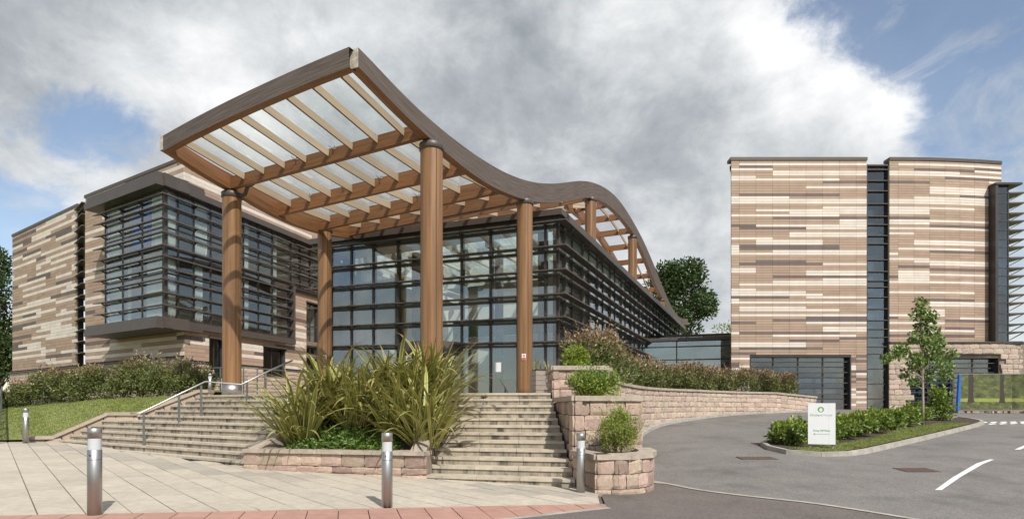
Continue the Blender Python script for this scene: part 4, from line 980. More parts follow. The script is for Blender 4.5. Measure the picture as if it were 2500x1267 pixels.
fpart(lbk, 'window_sill', 'fascia', Q, d2, -.3, 1.256+8.9+.2, 6.05, 6.42, -.3, .30); fpart(lbk, 'window_sill', 'fascia', Q, d2, -.3, 2.2, 5.88, 6.046, -.3, .38)
fpart(lbk, 'window_jamb', 'fascia', Q, d2, wr-.02, wr+.16, 6.42, 10.1, -.25, .30); fpart(lbk, 'window_sill', 'fascia', Q, d2, wr-.02, 1.256+wW2, 10.1, 10.25, -.25, .30)
ZFL = (9.95, 10.45)
zrow = [ZS, 7.9, 9.0, ZFL[0], ZFL[1], 11.55, 12.75, ZH]
xl = [0, 1.55, 3.1, 4.75, 5.25, bw]
glazing(lbk, oQ, dbay, [0, 2.1, 4.3, bw], zrow, .0, 'glass_clear', .09, .14)
xr_ = [0, .85, 1.9, 3.1, 4.4, 5.7, 7.0, 8.3, wr]
glazing(lbk, Q, d2, xr_, zrow, .0, 'glass_clear', .08, .14)
glazing(lbk, Q, d2, [wr+.16, 11.3, 12.4, 1.256+wW2], [10.25, 11.55, 12.75, 13.6], -.1, 'glass_clear', .08, .14)
LVZ = [13.28, 12.69, 11.94, 11.17, 10.45, 9.86, 9.2, 8.6, 7.86, 7.16]
for z in LVZ:
    mb = MB(); n1, n2v = nrm(dbay), nrm(d2)
    lf = oQ-dbay*.75; tip = Q+n1*.38+n2v*.36; inn = Q+n1*.17+n2v*.15
    P = [lf+n1*.38, tip, inn, oQ+n1*.17]; P2 = [tip, Q+d2*(wr-.1)+n2v*.36, Q+d2*(wr-.1)+n2v*.15, inn]
    mb.prism([tuple(p) for p in P], z-.03, z+.03); mb.prism([tuple(p) for p in P2], z-.03, z+.03); lv = put(mb, 'louvre', 'louvre_metal', lbk)
    mb = MB()
    for s in (.05, 2.1, 4.3): mb.hexa([fpt(oQ, dbay, s+a, z-.03-dz, ou) for dz, ou0, ou1 in ((.13, .03, .06), (0, .03, .3)) for a, ou in ((-.025, ou1), (.025, ou1), (.025, ou0), (-.025, ou0))])
    for s in (1.9, 4.4, 7.0): mb.hexa([fpt(Q, d2, s+a, z-.03-dz, ou) for dz, ou0, ou1 in ((.13, .03, .06), (0, .03, .3)) for a, ou in ((-.025, ou1), (.025, ou1), (.025, ou0), (-.025, ou0))])
    put(mb, 'bracket', 'bronze', lv)
for z in [q for q in LVZ if q > 10.3]: fpart(lbk, 'louvre', 'louvre_metal', Q, d2, wr+.1, 1.256+wW2-.2, z-.03, z+.03, .1, .5)
# interior of the bay: floors, back walls, curtains
mb = MB(); ins = lambda a, b: tuple(oQ+dbay*a-nrm(dbay)*b)
poly = [tuple(oQ-nrm(dbay)*.1+dbay*.05), tuple(Q-nrm(dbay)*.1-nrm(d2)*.1), tuple(Q+d2*(1.2+wW2)-nrm(d2)*.1), tuple(Q+d2*(1.2+wW2)-nrm(d2)*5), tuple(oQ-nrm(dbay)*6)]
mb.prism(poly, ZFL[0]+.05, ZFL[1]-.05, 0); put(mb, 'floor_slab', 'fascia', lbk)
for za, zb in ((6.2, 6.5), (13.75, 14.0)):
    mb = MB(); mb.prism(poly, za, zb); put(mb, 'floor_slab', 'ceiling' if za > 8 else 'room_floor', lbk)
mb = MB()
for a, b in (((poly[2]), (poly[3])), ((poly[3]), (poly[4])), ((poly[4]), (poly[0]))):
    mb.poly([(*a, 6.4), (*b, 6.4), (*b, 13.9), (*a, 13.9)])
put(mb, 'back_wall', 'plaster', lbk)
for (a, b, za, zb) in ((.15, 1.75, 6.6, 9.9), (4.35, 6.5, 6.6, 9.9), (.15, 1.3, 10.5, 13.6), (4.9, 6.5, 10.5, 13.6), (2.2, 2.7, 6.6, 9.9)): curtain(lbk, oQ, dbay, a, b, za, zb, -.2)
for (a, b, za, zb) in ((.2, .95, 6.6, 9.9), (2.0, 2.7, 6.6, 9.9), (.2, .95, 10.5, 13.7), (2.0, 3.0, 10.5, 13.7), (5.8, 6.4, 6.6, 9.9), (5.8, 6.4, 10.5, 13.6), (8.4, 9.0, 6.6, 9.9), (8.4, 9.0, 10.5, 13.6)): curtain(lbk, Q, d2, a, b, za, zb, -.22)
fpart(lbk, 'sky_blue_backing', 'panel_blue', oQ, dbay, 2.15, 4.85, 10.6, 13.5, -.6, -.55)  # added blue backing, colours the upper panes like reflected sky
fpart(lbk, 'bay_cheek', 'fascia', Vector(oQ), -nrm(dbay), 0, 1.2, 6.5, 13.72, -.1, 0)
# plain dark windows low in the long face
for (a, b, c, d_, g_) in ((1.72, 2.9, 3.3, 5.7, 'glass_dark'), (6.17, 8.35, 3.6, 5.62, 'glass_dark'), (10.6, 12.15, 5.55, 9.4, 'glass_clear'), (10.6, 12.15, 2.2, 5.3, 'glass_dark')):
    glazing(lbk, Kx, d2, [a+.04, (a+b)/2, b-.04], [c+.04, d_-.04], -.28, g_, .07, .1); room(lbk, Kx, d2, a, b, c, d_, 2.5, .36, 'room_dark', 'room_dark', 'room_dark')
    fpart(lbk, 'window_frame', 'fascia', Kx, d2, a-.05, b+.05, d_, d_+.10, -.2, .12)
curtain(lbk, Kx, d2, 10.7, 11.3, 5.6, 9.3, -.6)

# ---- entrance hall ---------------------------------------------------------------
hall = thing('entrance_hall', 'glazed entrance hall with dark louvred curtain walling beneath the canopy', 'building', (-3, 27, TERR))
G0 = Vector((1.83, 22.7)); E1 = Vector((.465, 1)).normalized(); E2 = Vector((-E1.y, E1.x))
WF, WSD = 12.6, 34.0; oF = G0+E2*WF; dF = -E2; dSd = E1
tF = lambda s: (WF-s)*.030                        # the louvre lines climb gently to the left
LZS = [8.91, 7.92, 6.97, 6.01, 5.09, 4.13]
MF = [WF-t_ for t_ in (12.55, 11.75, 10.5, 9.19, 7.79, 6.1, 4.42, 3.01, 1.75, .52, .0)]
MS = [0]+[.75+2.37*i for i in range(15)]
def hbox(mb, o, d, s0, s1, za0, za1, zb0, zb1, out0, out1, mi=0):     # bar whose two ends have their own heights
    P = [fpt(o, d, s0, za0, out1), fpt(o, d, s1, zb0, out1), fpt(o, d, s1, zb0, out0), fpt(o, d, s0, za0, out0), fpt(o, d, s0, za1, out1), fpt(o, d, s1, zb1, out1), fpt(o, d, s1, zb1, out0), fpt(o, d, s0, za1, out0)]
    mb.hexa(P, mi)
dz0 = tF(0); tS = lambda s: -.011*s
for z in LZS[:-1] if False else LZS:
    mb = MB(); ou = .50; of = .40
    c_ = G0+nrm(dF)*of+nrm(dSd)*ou; ci = G0+nrm(dF)*.12+nrm(dSd)*.12
    f0 = oF+nrm(dF)*of-dF*.5; fi = oF+nrm(dF)*.12; e0 = G0+dSd*WSD+nrm(dSd)*ou; ei = G0+dSd*WSD+nrm(dSd)*.1
    za, zs_ = z+dz0, z+tS(WSD)
    h = .022
    mb.hexa([(*f0, za-h), (*c_, z-h), (*ci, z-h), (*fi, za-h), (*f0, za+h), (*c_, z+h), (*ci, z+h), (*fi, za+h)])
    if z > 4.5:
        mb.hexa([(*c_, z-h), (*e0, zs_-h), (*ei, zs_-h), (*ci, z-h), (*c_, z+h), (*e0, zs_+h), (*ei, zs_+h), (*ci, z+h)])
    else:
        e0b, eib = G0+dSd*3+nrm(dSd)*ou, G0+dSd*3+nrm(dSd)*.1
        mb.hexa([(*c_, z-h), (*e0b, z-h), (*eib, z-h), (*ci, z-h), (*c_, z+h), (*e0b, z+h), (*eib, z+h), (*ci, z+h)])
    put(mb, 'louvre', 'louvre_metal', hall)
# front curtain wall
ZROW = [TERR]+[z-.13 for z in LZS[::-1]]+[9.02]
for i, s in enumerate(MF):
    fpart(hall, 'mullion', 'bronze', oF, dF, s-.045, s+(.045 if s < WF-.01 else .0), TERR, 8.95+tF(s), -.20, .06)
for j, z in enumerate(ZROW[1:-1]):
    for dd_ in (0,):
        mb = MB(); hbox(mb, oF, dF, 0, WF, z-.05+dz0, z+.05+dz0, z-.05, z+.05, -.15, .05); put(mb, 'transom', 'bronze', hall)
for i, (a, b) in enumerate(zip(MF[:-1], MF[1:])):
    for j, (za, zb) in enumerate(zip(ZROW[:-1], ZROW[1:])):
        if MF[4]-.1 < a < MF[6]-.1 and za < 4.0: continue             # the revolving door stands here
        z0a = za+(tF(a) if j else 0); z0b = za+(tF(b) if j else 0)
        mb = MB(); hbox(mb, oF, dF, a+.03, b-.03, z0a, zb+tF(a), z0b, zb+tF(b), -.012, .012); put(mb, 'pane', 'glass_coated', hall)
def bracket(mb, o, d, s, z, ou, r=.30):                    # curved arm under a louvre
    for q in (0,):
        prev = None
        for k in range(6):
            a = k/5*math.pi/2
            x = .06+(ou-.1)*math.sin(a)**1.4; zz = z-.03-r*math.cos(a)
            p = (fpt(o, d, s+q-.008, zz, x), fpt(o, d, s+q+.008, zz, x)); p2 = (fpt(o, d, s+q-.008, min(z-.03, zz+.055), max(.05, x-.025)), fpt(o, d, s+q+.008, min(z-.03, zz+.055), max(.05, x-.025)))
            if prev: mb.hexa([prev[0], prev[1], p[1], p[0], prev[2], prev[3], p2[1], p2[0]])
            prev = (*p, *p2)
for s in MF[1:-1]:
    for z in LZS:
        mb = MB(); bracket(mb, oF, dF, s, z+tF(s), .30, .17); put(mb, 'bracket', 'bronze', hall)
for s in MS[1:14]:
    for z in LZS[:-1]:
        mb = MB(); bracket(mb, G0, dSd, s, z+tS(s), .5); fbox(mb, G0, dSd, s-.05, s+.05, z+tS(s)-.45, z+tS(s)-.22, .03, .11); put(mb, 'bracket', 'louvre_metal', hall)
# side curtain wall
for s in MS: 
    if s < WSD: fpart(hall, 'mullion', 'louvre_metal', G0, dSd, s-(.07 if s else .0), s+(.07 if s else .05), TERR, 8.95+tS(s), -.20, .07)
for s in MS[1:14]: fpart(hall, 'mullion', 'bronze', G0, dSd, s+2.37*.42-.03, s+2.37*.42+.03, TERR, 8.9+tS(s), -.12, .05)
for z in ZROW[1:-1]:
    mb = MB(); hbox(mb, G0, dSd, 0, WSD, z-.05, z+.05, z-.05+tS(WSD), z+.05+tS(WSD), -.15, .05); put(mb, 'transom', 'bronze', hall)
for i, (a, b) in enumerate(zip(MS[:-1], MS[1:])):
    b = min(b, WSD)
    for j, (za, zb) in enumerate(zip(ZROW[:-1], ZROW[1:])):
        mb = MB(); hbox(mb, G0, dSd, a+.03, b-.03, za+tS(a), zb+tS(a), za+tS(b), zb+tS(b), -.012, .012); put(mb, 'pane', 'glass_frosted' if zb > 8.5 and i else 'glass_coated', hall)
# roof edge
mb = MB(); hbox(mb, oF, dF, -.3, WF+.12, 8.99+dz0, 9.16+dz0, 8.99, 9.16, -.6, .12); put(mb, 'roof_edge', 'bronze', hall)
mb = MB(); hbox(mb, oF, dF, -.3, WF+.28, 9.163+dz0, 9.42+dz0, 9.163, 9.40, -.6, .30); put(mb, 'roof_edge', 'fascia', hall)
mb = MB(); hbox(mb, G0, dSd, .12, WSD, 8.985, 9.155, 8.985+tS(WSD), 9.155+tS(WSD), -.6, .12); put(mb, 'roof_edge', 'bronze', hall)
mb = MB(); hbox(mb, G0, dSd, .3, WSD, 9.158, 9.395, 9.158+tS(WSD), 9.395+tS(WSD), -.6, .28); put(mb, 'roof_edge', 'fascia', hall)
rp = [tuple(oF-nrm(dF)*.1), tuple(G0-nrm(dF)*.1-nrm(dSd)*.1), tuple(G0+dSd*WSD-nrm(dSd)*.1), tuple(oF+dSd*WSD)]
mb = MB(); mb.prism([tuple(oF-nrm(dF)*.25), tuple(G0-nrm(dF)*.25-nrm(dSd)*.25), tuple(G0+dSd*WSD-nrm(dSd)*.25), tuple(oF+dSd*WSD)], TERR-.3, TERR+.012); put(mb, 'floor', 'room_floor', hall)
fpart(hall, 'side_wall', 'tile_tan', oF+dSd*WSD, -dSd, 0, WSD-.3, TERR, 8.95, -.3, 0)
# interior: soffit, gallery, back wall, columns, reception screen
bI = lambda a, b: oF+dF*a+dSd*b
def iprism(name, matn, a0, a1, b0, b1, z0, z1):
    mb = MB(); mb.prism([tuple(bI(a0, b0)), tuple(bI(a1, b0)), tuple(bI(a1, b1)), tuple(bI(a0, b1))], z0, z1); return put(mb, name, matn, hall)
iprism('roof', 'ceiling', .0, WF-.1, .1, 1.2, 9.0, 9.14); iprism('roof', 'ceiling', .0, WF-.1, 10.4, WSD, 9.0, 9.14)
for k in range(7):
    a = .2+k*(WF-.6)/7; iprism('rooflight_pane', 'glass_roof', a+.1, a+(WF-.6)/7-.1, 1.2, 10.4, 9.05, 9.08)
for k in range(8): iprism('rooflight_beam', 'plaster', .1+k*(WF-.6)/7, .3+k*(WF-.6)/7, 1.2, 10.4, 8.75, 9.14)
iprism('soffit', 'ceiling', 5.2, WF-.5, 3.4, 5.4, 7.55, 7.8); iprism('soffit', 'ceiling', .4, 3.6, 1.2, 9, 7.55, 7.8); iprism('back_wall', 'plaster', .4, WF-.4, 11, 11.3, TERR, 8.9)
iprism('gallery_slab', 'ceiling', 4.2, WF-.6, 6.0, 11, 5.0, 5.35); iprism('gallery_front', 'panel_green', 4.2, WF-.6, 5.9, 5.98, 5.36, 6.3)
iprism('reception_screen', 'panel_green', 8.2, 12.0, 8, 8.2, TERR, 4.8); iprism('reception_desk', 'room_floor', 6, 10, 6.8, 7.6, TERR, TERR+1.1)
iprism('partition', 'plaster', 1.1, 1.4, 1.5, 10, TERR, 8.5); iprism('cross_wall', 'panel_green', WF-4, WF-.25, 12, 12.2, TERR, 8.6)
for b in (16, 20, 24, 28): iprism('cross_wall', 'room_dark', WF-5, WF-1.2, b, b+.2, TERR, 8.6)
iprism('gallery_slab', 'ceiling', WF-5, WF-.8, 12.5, 33, 5.2, 5.5)
for a, b in ((1.0, .9), (WF-1.0, .9), (4.9, 1.3), (8.4, 3.2), (WF-1.2, 6)):
    mb = MB(); c = bI(a, b); mb.lathe((c.x, c.y, 0), [(.21, TERR), (.21, 8.9)], 18); put(mb, 'interior_column', 'room_dark', hall, True)
# revolving door
dc = bI((MF[4]+MF[6])/2, .45); rv = (MF[6]-MF[4])/2-.15
mb = MB(); mb.lathe((dc.x, dc.y, 0), [(rv+.12, 3.95), (rv+.12, 4.36)], 48); dr = put(mb, 'revolving_door', 'fascia', hall)
mb = MB(); 
for k in range(4):
    a = k*math.pi/2+.5; e_ = Vector((math.cos(a), math.sin(a)))*(rv-.05); mb.hexa([(dc.x-e_.y*.012, dc.y+e_.x*.012, TERR+.02), (dc.x+e_.x-e_.y*.012, dc.y+e_.y+e_.x*.012, TERR+.02), (dc.x+e_.x+e_.y*.012, dc.y+e_.y-e_.x*.012, TERR+.02), (dc.x+e_.y*.012, dc.y-e_.x*.012, TERR+.02),
        (dc.x-e_.y*.012, dc.y+e_.x*.012, 3.9), (dc.x+e_.x-e_.y*.012, dc.y+e_.y+e_.x*.012, 3.9), (dc.x+e_.x+e_.y*.012, dc.y+e_.y-e_.x*.012, 3.9), (dc.x+e_.y*.012, dc.y-e_.x*.012, 3.9)])
put(mb, 'door_wing', 'glass_clear', dr)
angF = math.atan2(nrm(dF).y, nrm(dF).x)
for sgn in (-1, 1):
    mb = MB(); pts = []
    for k in range(9):
        a = angF+sgn*(math.pi/2-.1-k/8*.85); pts.append((dc.x+math.cos(a)*rv, dc.y+math.sin(a)*rv))
    for a, b in zip(pts[:-1], pts[1:]): mb.hexa([(*a, TERR), (*b, TERR), (b[0]*.9995, b[1]*.9995, TERR), (a[0]*.9995, a[1]*.9995, TERR), (*a, 3.95), (*b, 3.95), (b[0]*.9995, b[1]*.9995, 3.95), (a[0]*.9995, a[1]*.9995, 3.95)])
    put(mb, 'curved_glass', 'glass_clear', dr, True)
    mb = MB(); mb.tube([(*pts[-1], TERR), (*pts[-1], 3.95)], .05, 8); mb.tube([(*pts[0], TERR), (*pts[0], 3.95)], .05, 8); put(mb, 'door_post', 'bronze', dr)
# door handle and head rail on the pass door
hp = fpt(oF, dF, (MF[6]+.25), TERR, .06); mb = MB(); mb.tube([hp+Vector((0, 0, 1.0)), hp+Vector((-.03, -.08, 1.02)), hp+Vector((-.03, -.08, 1.38)), hp+Vector((0, 0, 1.4))], .018, 8); put(mb, 'door_handle', 'steel', hall)

# ---- low glazed link ------------------------------------------------------------------
lk = thing('glazed_link', 'low glass corridor joining the entrance hall to the right building', 'building', (11, 37, 2))
oL = Vector((8.75, 37.9)); eL = Vector((14.55, 36.3)); dL = (eL-oL).normalized(); wL = (eL-oL).length
glazing(lk, oL, dL, [0, 2.2, wL], [1.95, 3.55, 4.62, 5.48, 5.86], 0, 'glass_coated', .08, .14)
fpart(lk, 'roof_edge', 'fascia', oL, dL, -.25, wL, 5.86, 6.06, -2.6, .25)
fpart(lk, 'upper_roof_edge', 'fascia', oL+Vector((.6, 4)), dL, -.2, wL+1, 6.62, 6.75, -2.5, .1); glazing(lk, oL+Vector((.6, 4)), dL, [0, 1.2, 2.3, 3.4, 4.6], [6.06, 6.62], -.05, 'glass_coated', .06, .1)
fpart(lk, 'back_wall', 'plaster', oL, dL, -.2, wL, 1.9, 5.86, -2.6, -2.5)
# ================================================================== timber canopy
cn = thing('timber_canopy', 'wave-shaped timber entrance canopy on round columns with glass between its rafters', 'canopy', (-5, 17, TERR))
YS = [12.45, 13, 13.6, 14.2, 15, 16, 17, 18, 19, 20, 21, 22, 23, 24, 25, 26, 27, 28, 29, 30, 31, 32, 33, 34, 35, 36, 37, 38, 39, 40, 42, 44, 46, 48, 50, 52, 54, 56, 58, 59.5]
TZ = [9.47, 9.38, 9.29, 9.22, 9.17, 9.17, 9.22, 9.31, 9.45, 9.65, 9.91, 10.23, 10.60, 11.01, 11.45, 11.90, 12.31, 12.66, 12.96, 13.21, 13.41, 13.55, 13.63, 13.64, 13.60, 13.52, 13.41, 13.28, 13.12, 12.93, 12.45, 11.88, 11.31, 10.79, 10.37, 10.11, 10.06, 10.20, 10.50, 10.74]
BZ = [9.05, 8.93, 8.83, 8.75, 8.67, 8.61, 8.59, 8.64, 8.77, 8.96, 9.20, 9.49, 9.82, 10.2, 10.63, 11.08, 11.50, 11.87, 12.18, 12.42, 12.59, 12.70, 12.77, 12.80, 12.79, 12.74, 12.64, 12.48, 12.25, 11.97, 11.32, 10.72, 10.30, 9.97, 9.73, 9.56, 9.50, 9.60, 9.88, 10.10]
def prof(y):
    # smoothed by averaging the piecewise table
    q = np.array([y-.6, y-.3, y, y+.3, y+.6]); wt = (1, 2, 3, 2, 1)
    return float(np.average(np.interp(q, YS, TZ), weights=wt)), float(np.average(np.interp(q, YS, BZ), weights=wt))
def RP(y): return Vector((.465*y-9.27, y))
def LY(y): return 18.6+1.16*(y-15) if y >= 15 else 16.4+(y-12.45)*(18.6-16.4)/(15-12.45)
def LP(y):
    Y = LY(y); return Vector((-10.14+(Y-16.4)*.386, Y)) if Y < 18.6 else Vector((-9.29+.2175*(Y-18.6), Y))
def curved_beam(name, pf, y0, y1, wid, outer_side, step=.35, zf=prof):
    n = int((y1-y0)/step)+1; mb = MB(); rows = []; acc = 0; prev = None
    for i in range(n+1):
        y = y0+(y1-y0)*i/n; p = pf(y); d = (pf(y+.05)-pf(y-.05)).normalized(); r = Vector((d.y, -d.x)); t_, b_ = zf(y)
        if prev is not None: acc += (Vector((*p, t_))-prev).length
        prev = Vector((*p, t_)); a, c = p-r*wid/2, p+r*wid/2
        rows.append(([(*a, b_), (*c, b_), (*c, t_), (*a, t_)], acc, t_-b_))
    for (q, u, h) in rows: mb.v += q
    for i in range(n):
        a, b = i*4, i*4+4; u0, u1 = rows[i][1], rows[i+1][1]; h0, h1 = rows[i][2], rows[i+1][2]
        right, left = (1, 0) if outer_side > 0 else (0, 1)
        mb.face((a, b, b+1, a+1), 0, [(u0, 3), (u1, 3), (u1, 3+wid), (u0, 3+wid)])                      # underside
        mb.face((a+1, b+1, b+2, a+2), right, [(u0, 0), (u1, 0), (u1, h1), (u0, h0)])
        mb.face((a+2, b+2, b+3, a+3), 1, [(u0, 5), (u1, 5), (u1, 5+wid), (u0, 5+wid)])
        mb.face((a+3, b+3, b, a), left, [(u0, h0+1), (u1, h1+1), (u1, 1), (u0, 1)])
    e_ = n*4; mb.face((0, 1, 2, 3), 2); mb.face((e_+3, e_+2, e_+1, e_), 1)
    return put(mb, name, ['timber', 'timber_weathered', 'timber_end'], cn)
curved_beam('edge_beam', RP, 12.45, 59.5, .24, 1); curved_beam('edge_beam', LP, 12.45, 42, .24, -1)
inn = lambda y: RP(y)+E2*2.35
curved_beam('inner_beam', inn, 31, 57, .18, -1, .5, lambda y: (prof(y)[0]-.12, prof(y)[1]+.16))
# bowed front beam
fa, fb = LP(12.45)+Vector((.10, .06)), RP(12.45)+Vector((-.11, .02)); fd = (fb-fa); fa = fa-fd.normalized()*.04; fb = fb+fd.normalized()*.10; fn = Vector((fd.y, -fd.x)).normalized(); mb = MB(); n = 24; rows = []; acc = 0
for i in range(n+1):
    t_ = i/n; p = fa.lerp(fb, t_)+fn*(.11*4*t_*(1-t_)); rows.append(p)
for i, p in enumerate(rows):
    d = (rows[min(i+1, n)]-rows[max(i-1, 0)]).normalized(); r = Vector((d.y, -d.x)); a, c = p+r*.10, p-r*.10
    mb.v += [(*a, 8.98), (*c, 8.98), (*c, 9.42), (*a, 9.42)]
for i in range(n):
    a, b = i*4, i*4+4; u0, u1 = i*.33, i*.33+.33
    mb.face((a, a+1, b+1, b), 0, [(u0, 2), (u0, 2.2), (u1, 2.2), (u1, 2)]); mb.face((a+1, a+2, b+2, b+1), 0, [(u0, 0), (u0, .44), (u1, .44), (u1, 0)])
    mb.face((a+2, a+3, b+3, b+2), 1, [(u0, 4), (u0, 4.2), (u1, 4.2), (u1, 4)]); mb.face((a+3, a, b, b+3), 1, [(u0, 1.44), (u0, 1), (u1, 1), (u1, 1.44)])
put(mb, 'front_beam', ['timber', 'timber_weathered'], cn)
FR = rows
# purlins and rafters
PY = [15.0, 17.15, 19.4, 21.6]+[23.8+2.2*i for i in range(16)]
def ends(y):
    r = RP(y)-E1*0+E2*.12
    l = LP(y)-E2*.12 if y < 32 else inn(y)+E2*2.4
    return l, r
def lat(y, f): l, r = ends(y); return l.lerp(r, f)
for y in PY:
    if y > 57: break
    l, r = ends(y); t_, b_ = prof(y); dep = (t_-b_)*.82; wd = .15
    mb = MB(); zt = t_-.10 if y < 22 else t_-.16
    mb.beam((*l, zt), (*r, zt), wd, dep*.92 if y < 22 else .36, (0, 1, 0, 0, 0, 0)); put(mb, 'purlin', ['timber', 'timber_weathered'], cn)
def rafter(a, b, za, zb, dep):
    mb = MB(); mb.beam((*a, za), (*b, zb), .055, dep, (1, 1, 1, 0, 1, 0)); put(mb, 'rafter', ['timber_pale', 'timber'], cn)  # pale sides, dark underside: sunlit and shaded tones put into the timber
NR = 8
for k in range(NR):
    f = (k+.75)/(NR+.35); i = min(n-1, int(f*n)); p = FR[i].lerp(FR[i+1], f*n-i); q = lat(15.0, f)
    d = (q-p).normalized(); rafter(p+d*.1, q-d*.08, 9.30, prof(15.0)[0]-.13, .20)
for y0, y1 in zip(PY[:-1], PY[1:]):
    if y1 > 57: break
    m_ = NR if y0 < 31 else 3
    for k in range(m_):
        f = (k+.62)/(m_+.2); p, q = lat(y0, f), lat(y1, f); d = (q-p).normalized()
        rafter(p+d*.08, q-d*.08, prof(y0)[0]-.13-(0 if y0 < 22 else .06), prof(y1)[0]-.13-(0 if y1 < 22 else .06), .24 if y0 < 22 else .2)
# glass panes over the front bays
def gpane(a, b, c, d_, za, zb):
    mb = MB(); mb.hexa([(*a, za), (*b, za), (*c, zb), (*d_, zb), (*a, za+.015), (*b, za+.015), (*c, zb+.015), (*d_, zb+.015)]); put(mb, 'roof_pane', 'glass_roof', cn)
YG = [12.75]+PY[:5]
for y0, y1 in zip(YG[:-1], YG[1:]):
    for k in range(5):
        f0, f1 = k/5+.004+(.02 if k == 0 else 0), (k+1)/5-.004-(.02 if k == 4 else 0)
        z0, z1 = (9.335 if y0 < 14 else prof(y0)[0]-.06), prof(y1)[0]-.065
        g0 = (lambda f: FR[int(f*n)].lerp(FR[min(n, int(f*n)+1)], f*n-int(f*n))-fn*.14) if y0 < 14 else (lambda f: lat(y0, f))
        gpane(g0(f0), g0(f1), lat(y1-.03, f1), lat(y1-.03, f0), z0, z1)
# spider clips where the panes meet above each purlin
for y in PY[:4]:
    for k in range(1, 5):
        p = lat(y-.12, k/5); z = prof(y)[0]-.10; mb = MB()
        for a in range(4):
            e_ = Vector((math.cos(a*math.pi/2+.6), math.sin(a*math.pi/2+.6)))*.13; mb.tube([(p.x, p.y, z-.07), (p.x+e_.x, p.y+e_.y, z-.01), (p.x+e_.x, p.y+e_.y, z+.03)], .012, 6)
        put(mb, 'glazing_clip', 'steel', cn)
# columns
def column(x, y, ztop, d=.58, base=TERR, collar=False, drop=0):
    mb = MB(); r = d/2; prof_ = [(r, base+(.0 if not collar else .2))]+[(r, base+.3+(ztop-base-.4)*i/8) for i in range(9)]+[(r, ztop-.02)]
    mb.lathe((x, y, 0), prof_, 48); c = put(mb, 'column', 'column_timber', cn, True)
    mb = MB(); mb.lathe((x, y, 0), [(r+.02, ztop-.16), (r+.035, ztop-.15), (r+.035, ztop), (r+.015, ztop+.02)], 32); put(mb, 'cap', 'fascia', c, True)
    if collar:
        mb = MB(); mb.lathe((x, y, 0), [(r+.012, base), (r+.012, base+.34)], 32); put(mb, 'base_collar', 'steel', c, True)
    mb = MB(); mb.box((x, y, ztop+.1), .22, .22, .2, .4); put(mb, 'bearing', 'bronze', c)
    to = math.atan2(-y, -x)
    for k in range(3):
        a = to+.42+k*2*math.pi/3; e_ = Vector((math.cos(a), math.sin(a))); mb = MB(); mb.box((x+e_.x*(r-.004), y+e_.y*(r-.004), (base+ztop)/2), .016, .020, ztop-base-.5 if collar else ztop-base-.2, a); put(mb, 'seam', 'joint', c)
    return c
COLR = [(15.3, .60), (21.0, .58), (28.5, .56), (36.9, .56), (46.2, .55), (55.2, .55)]
for y, d in COLR:
    p = RP(y); column(p.x-.02, p.y, prof(y)[1]-.02, d)
column(-9.29, 18.75, 8.62, .58, collar=True); column(-8.05, 24.3, 9.2, .58)
p = LP(26.55); column(p.x, p.y, prof(26.55)[1]+.1, .56)
p = inn(39.3); column(p.x, p.y, prof(39.3)[1]+.02, .56)
mb = MB(); mb.tube([(-8.95, 18.55, 8.45), (-8.72, 18.47, 8.5), (-8.62, 18.44, 8.75), (-8.4, 18.35, 8.8)], .06, 8); put(mb, 'drain_elbow', 'bronze', cn, True)
# no-smoking notices on two columns
def notice(x, y, z, label, w_=.15, h=.22):
    root = thing('notice', label, 'notice', (x, y, z)); dirn = Vector((-x, -y)).normalized(); s = Vector((-dirn.y, dirn.x))*-1; s = Vector((dirn.y, -dirn.x))*-1
    c = Vector((x, y)); 
    def q(mb, a0, a1, z0, z1, ou, th=.004):
        P = []
        for zz in (z0, z1): P += [(*(c+s*a0+dirn*(ou+th)), zz), (*(c+s*a1+dirn*(ou+th)), zz), (*(c+s*a1+dirn*ou), zz), (*(c+s*a0+dirn*ou), zz)]
        mb.hexa(P)
    mb = MB(); q(mb, -w_/2, w_/2, z, z+h, 0, .012); put(mb, 'plate', 'white_board', root)
    mb = MB(); q(mb, -w_/2+.008, w_/2-.008, z+.01, z+h*.36, .0125, .003); put(mb, 'red_band', 'sign_red', root)
    mb = MB(); cc = c+dirn*.016
    for k in range(16):
        a0, a1 = k*math.pi/8, (k+1)*math.pi/8
        P = []
        for r in (.036, .05):
            for a in (a0, a1): P.append((cc.x+s.x*r*math.cos(a), cc.y+s.y*r*math.cos(a), z+h*.68+r*math.sin(a)))
        mb.poly([P[0], P[1], P[3], P[2]])
    k_ = .034; mb.poly([(cc.x-s.x*(k_+.008), cc.y-s.y*(k_+.008), z+h*.68+k_-.008), (cc.x-s.x*(k_-.008), cc.y-s.y*(k_-.008), z+h*.68+k_+.008), (cc.x+s.x*(k_+.008), cc.y+s.y*(k_+.008), z+h*.68-k_+.008), (cc.x+s.x*(k_-.008), cc.y+s.y*(k_-.008), z+h*.68-k_-.008)])
    put(mb, 'prohibition_ring', 'sign_red', root)
    mb = MB(); q(mb, -.028, .02, z+h*.66, z+h*.70, .0125, .003); put(mb, 'cigarette', 'bronze', root)
pc = RP(21.0); v_ = Vector((-pc.x, -pc.y)).normalized(); ang = -.18; v_ = Vector((v_.x*math.cos(ang)-v_.y*math.sin(ang), v_.x*math.sin(ang)+v_.y*math.cos(ang)))
q_ = pc+v_*.30; notice(q_.x, q_.y, EYE+(HOR-881)/FPX*21+.02, 'small red and white no-smoking notice on the right front column')
pc = Vector((-8.05, 24.3)); v_ = (-pc).normalized(); q_ = pc+v_*.30; notice(q_.x, q_.y, EYE+(HOR-880)/FPX*24.2, 'small red and white no-smoking notice on the column behind the sword-leaved plants')
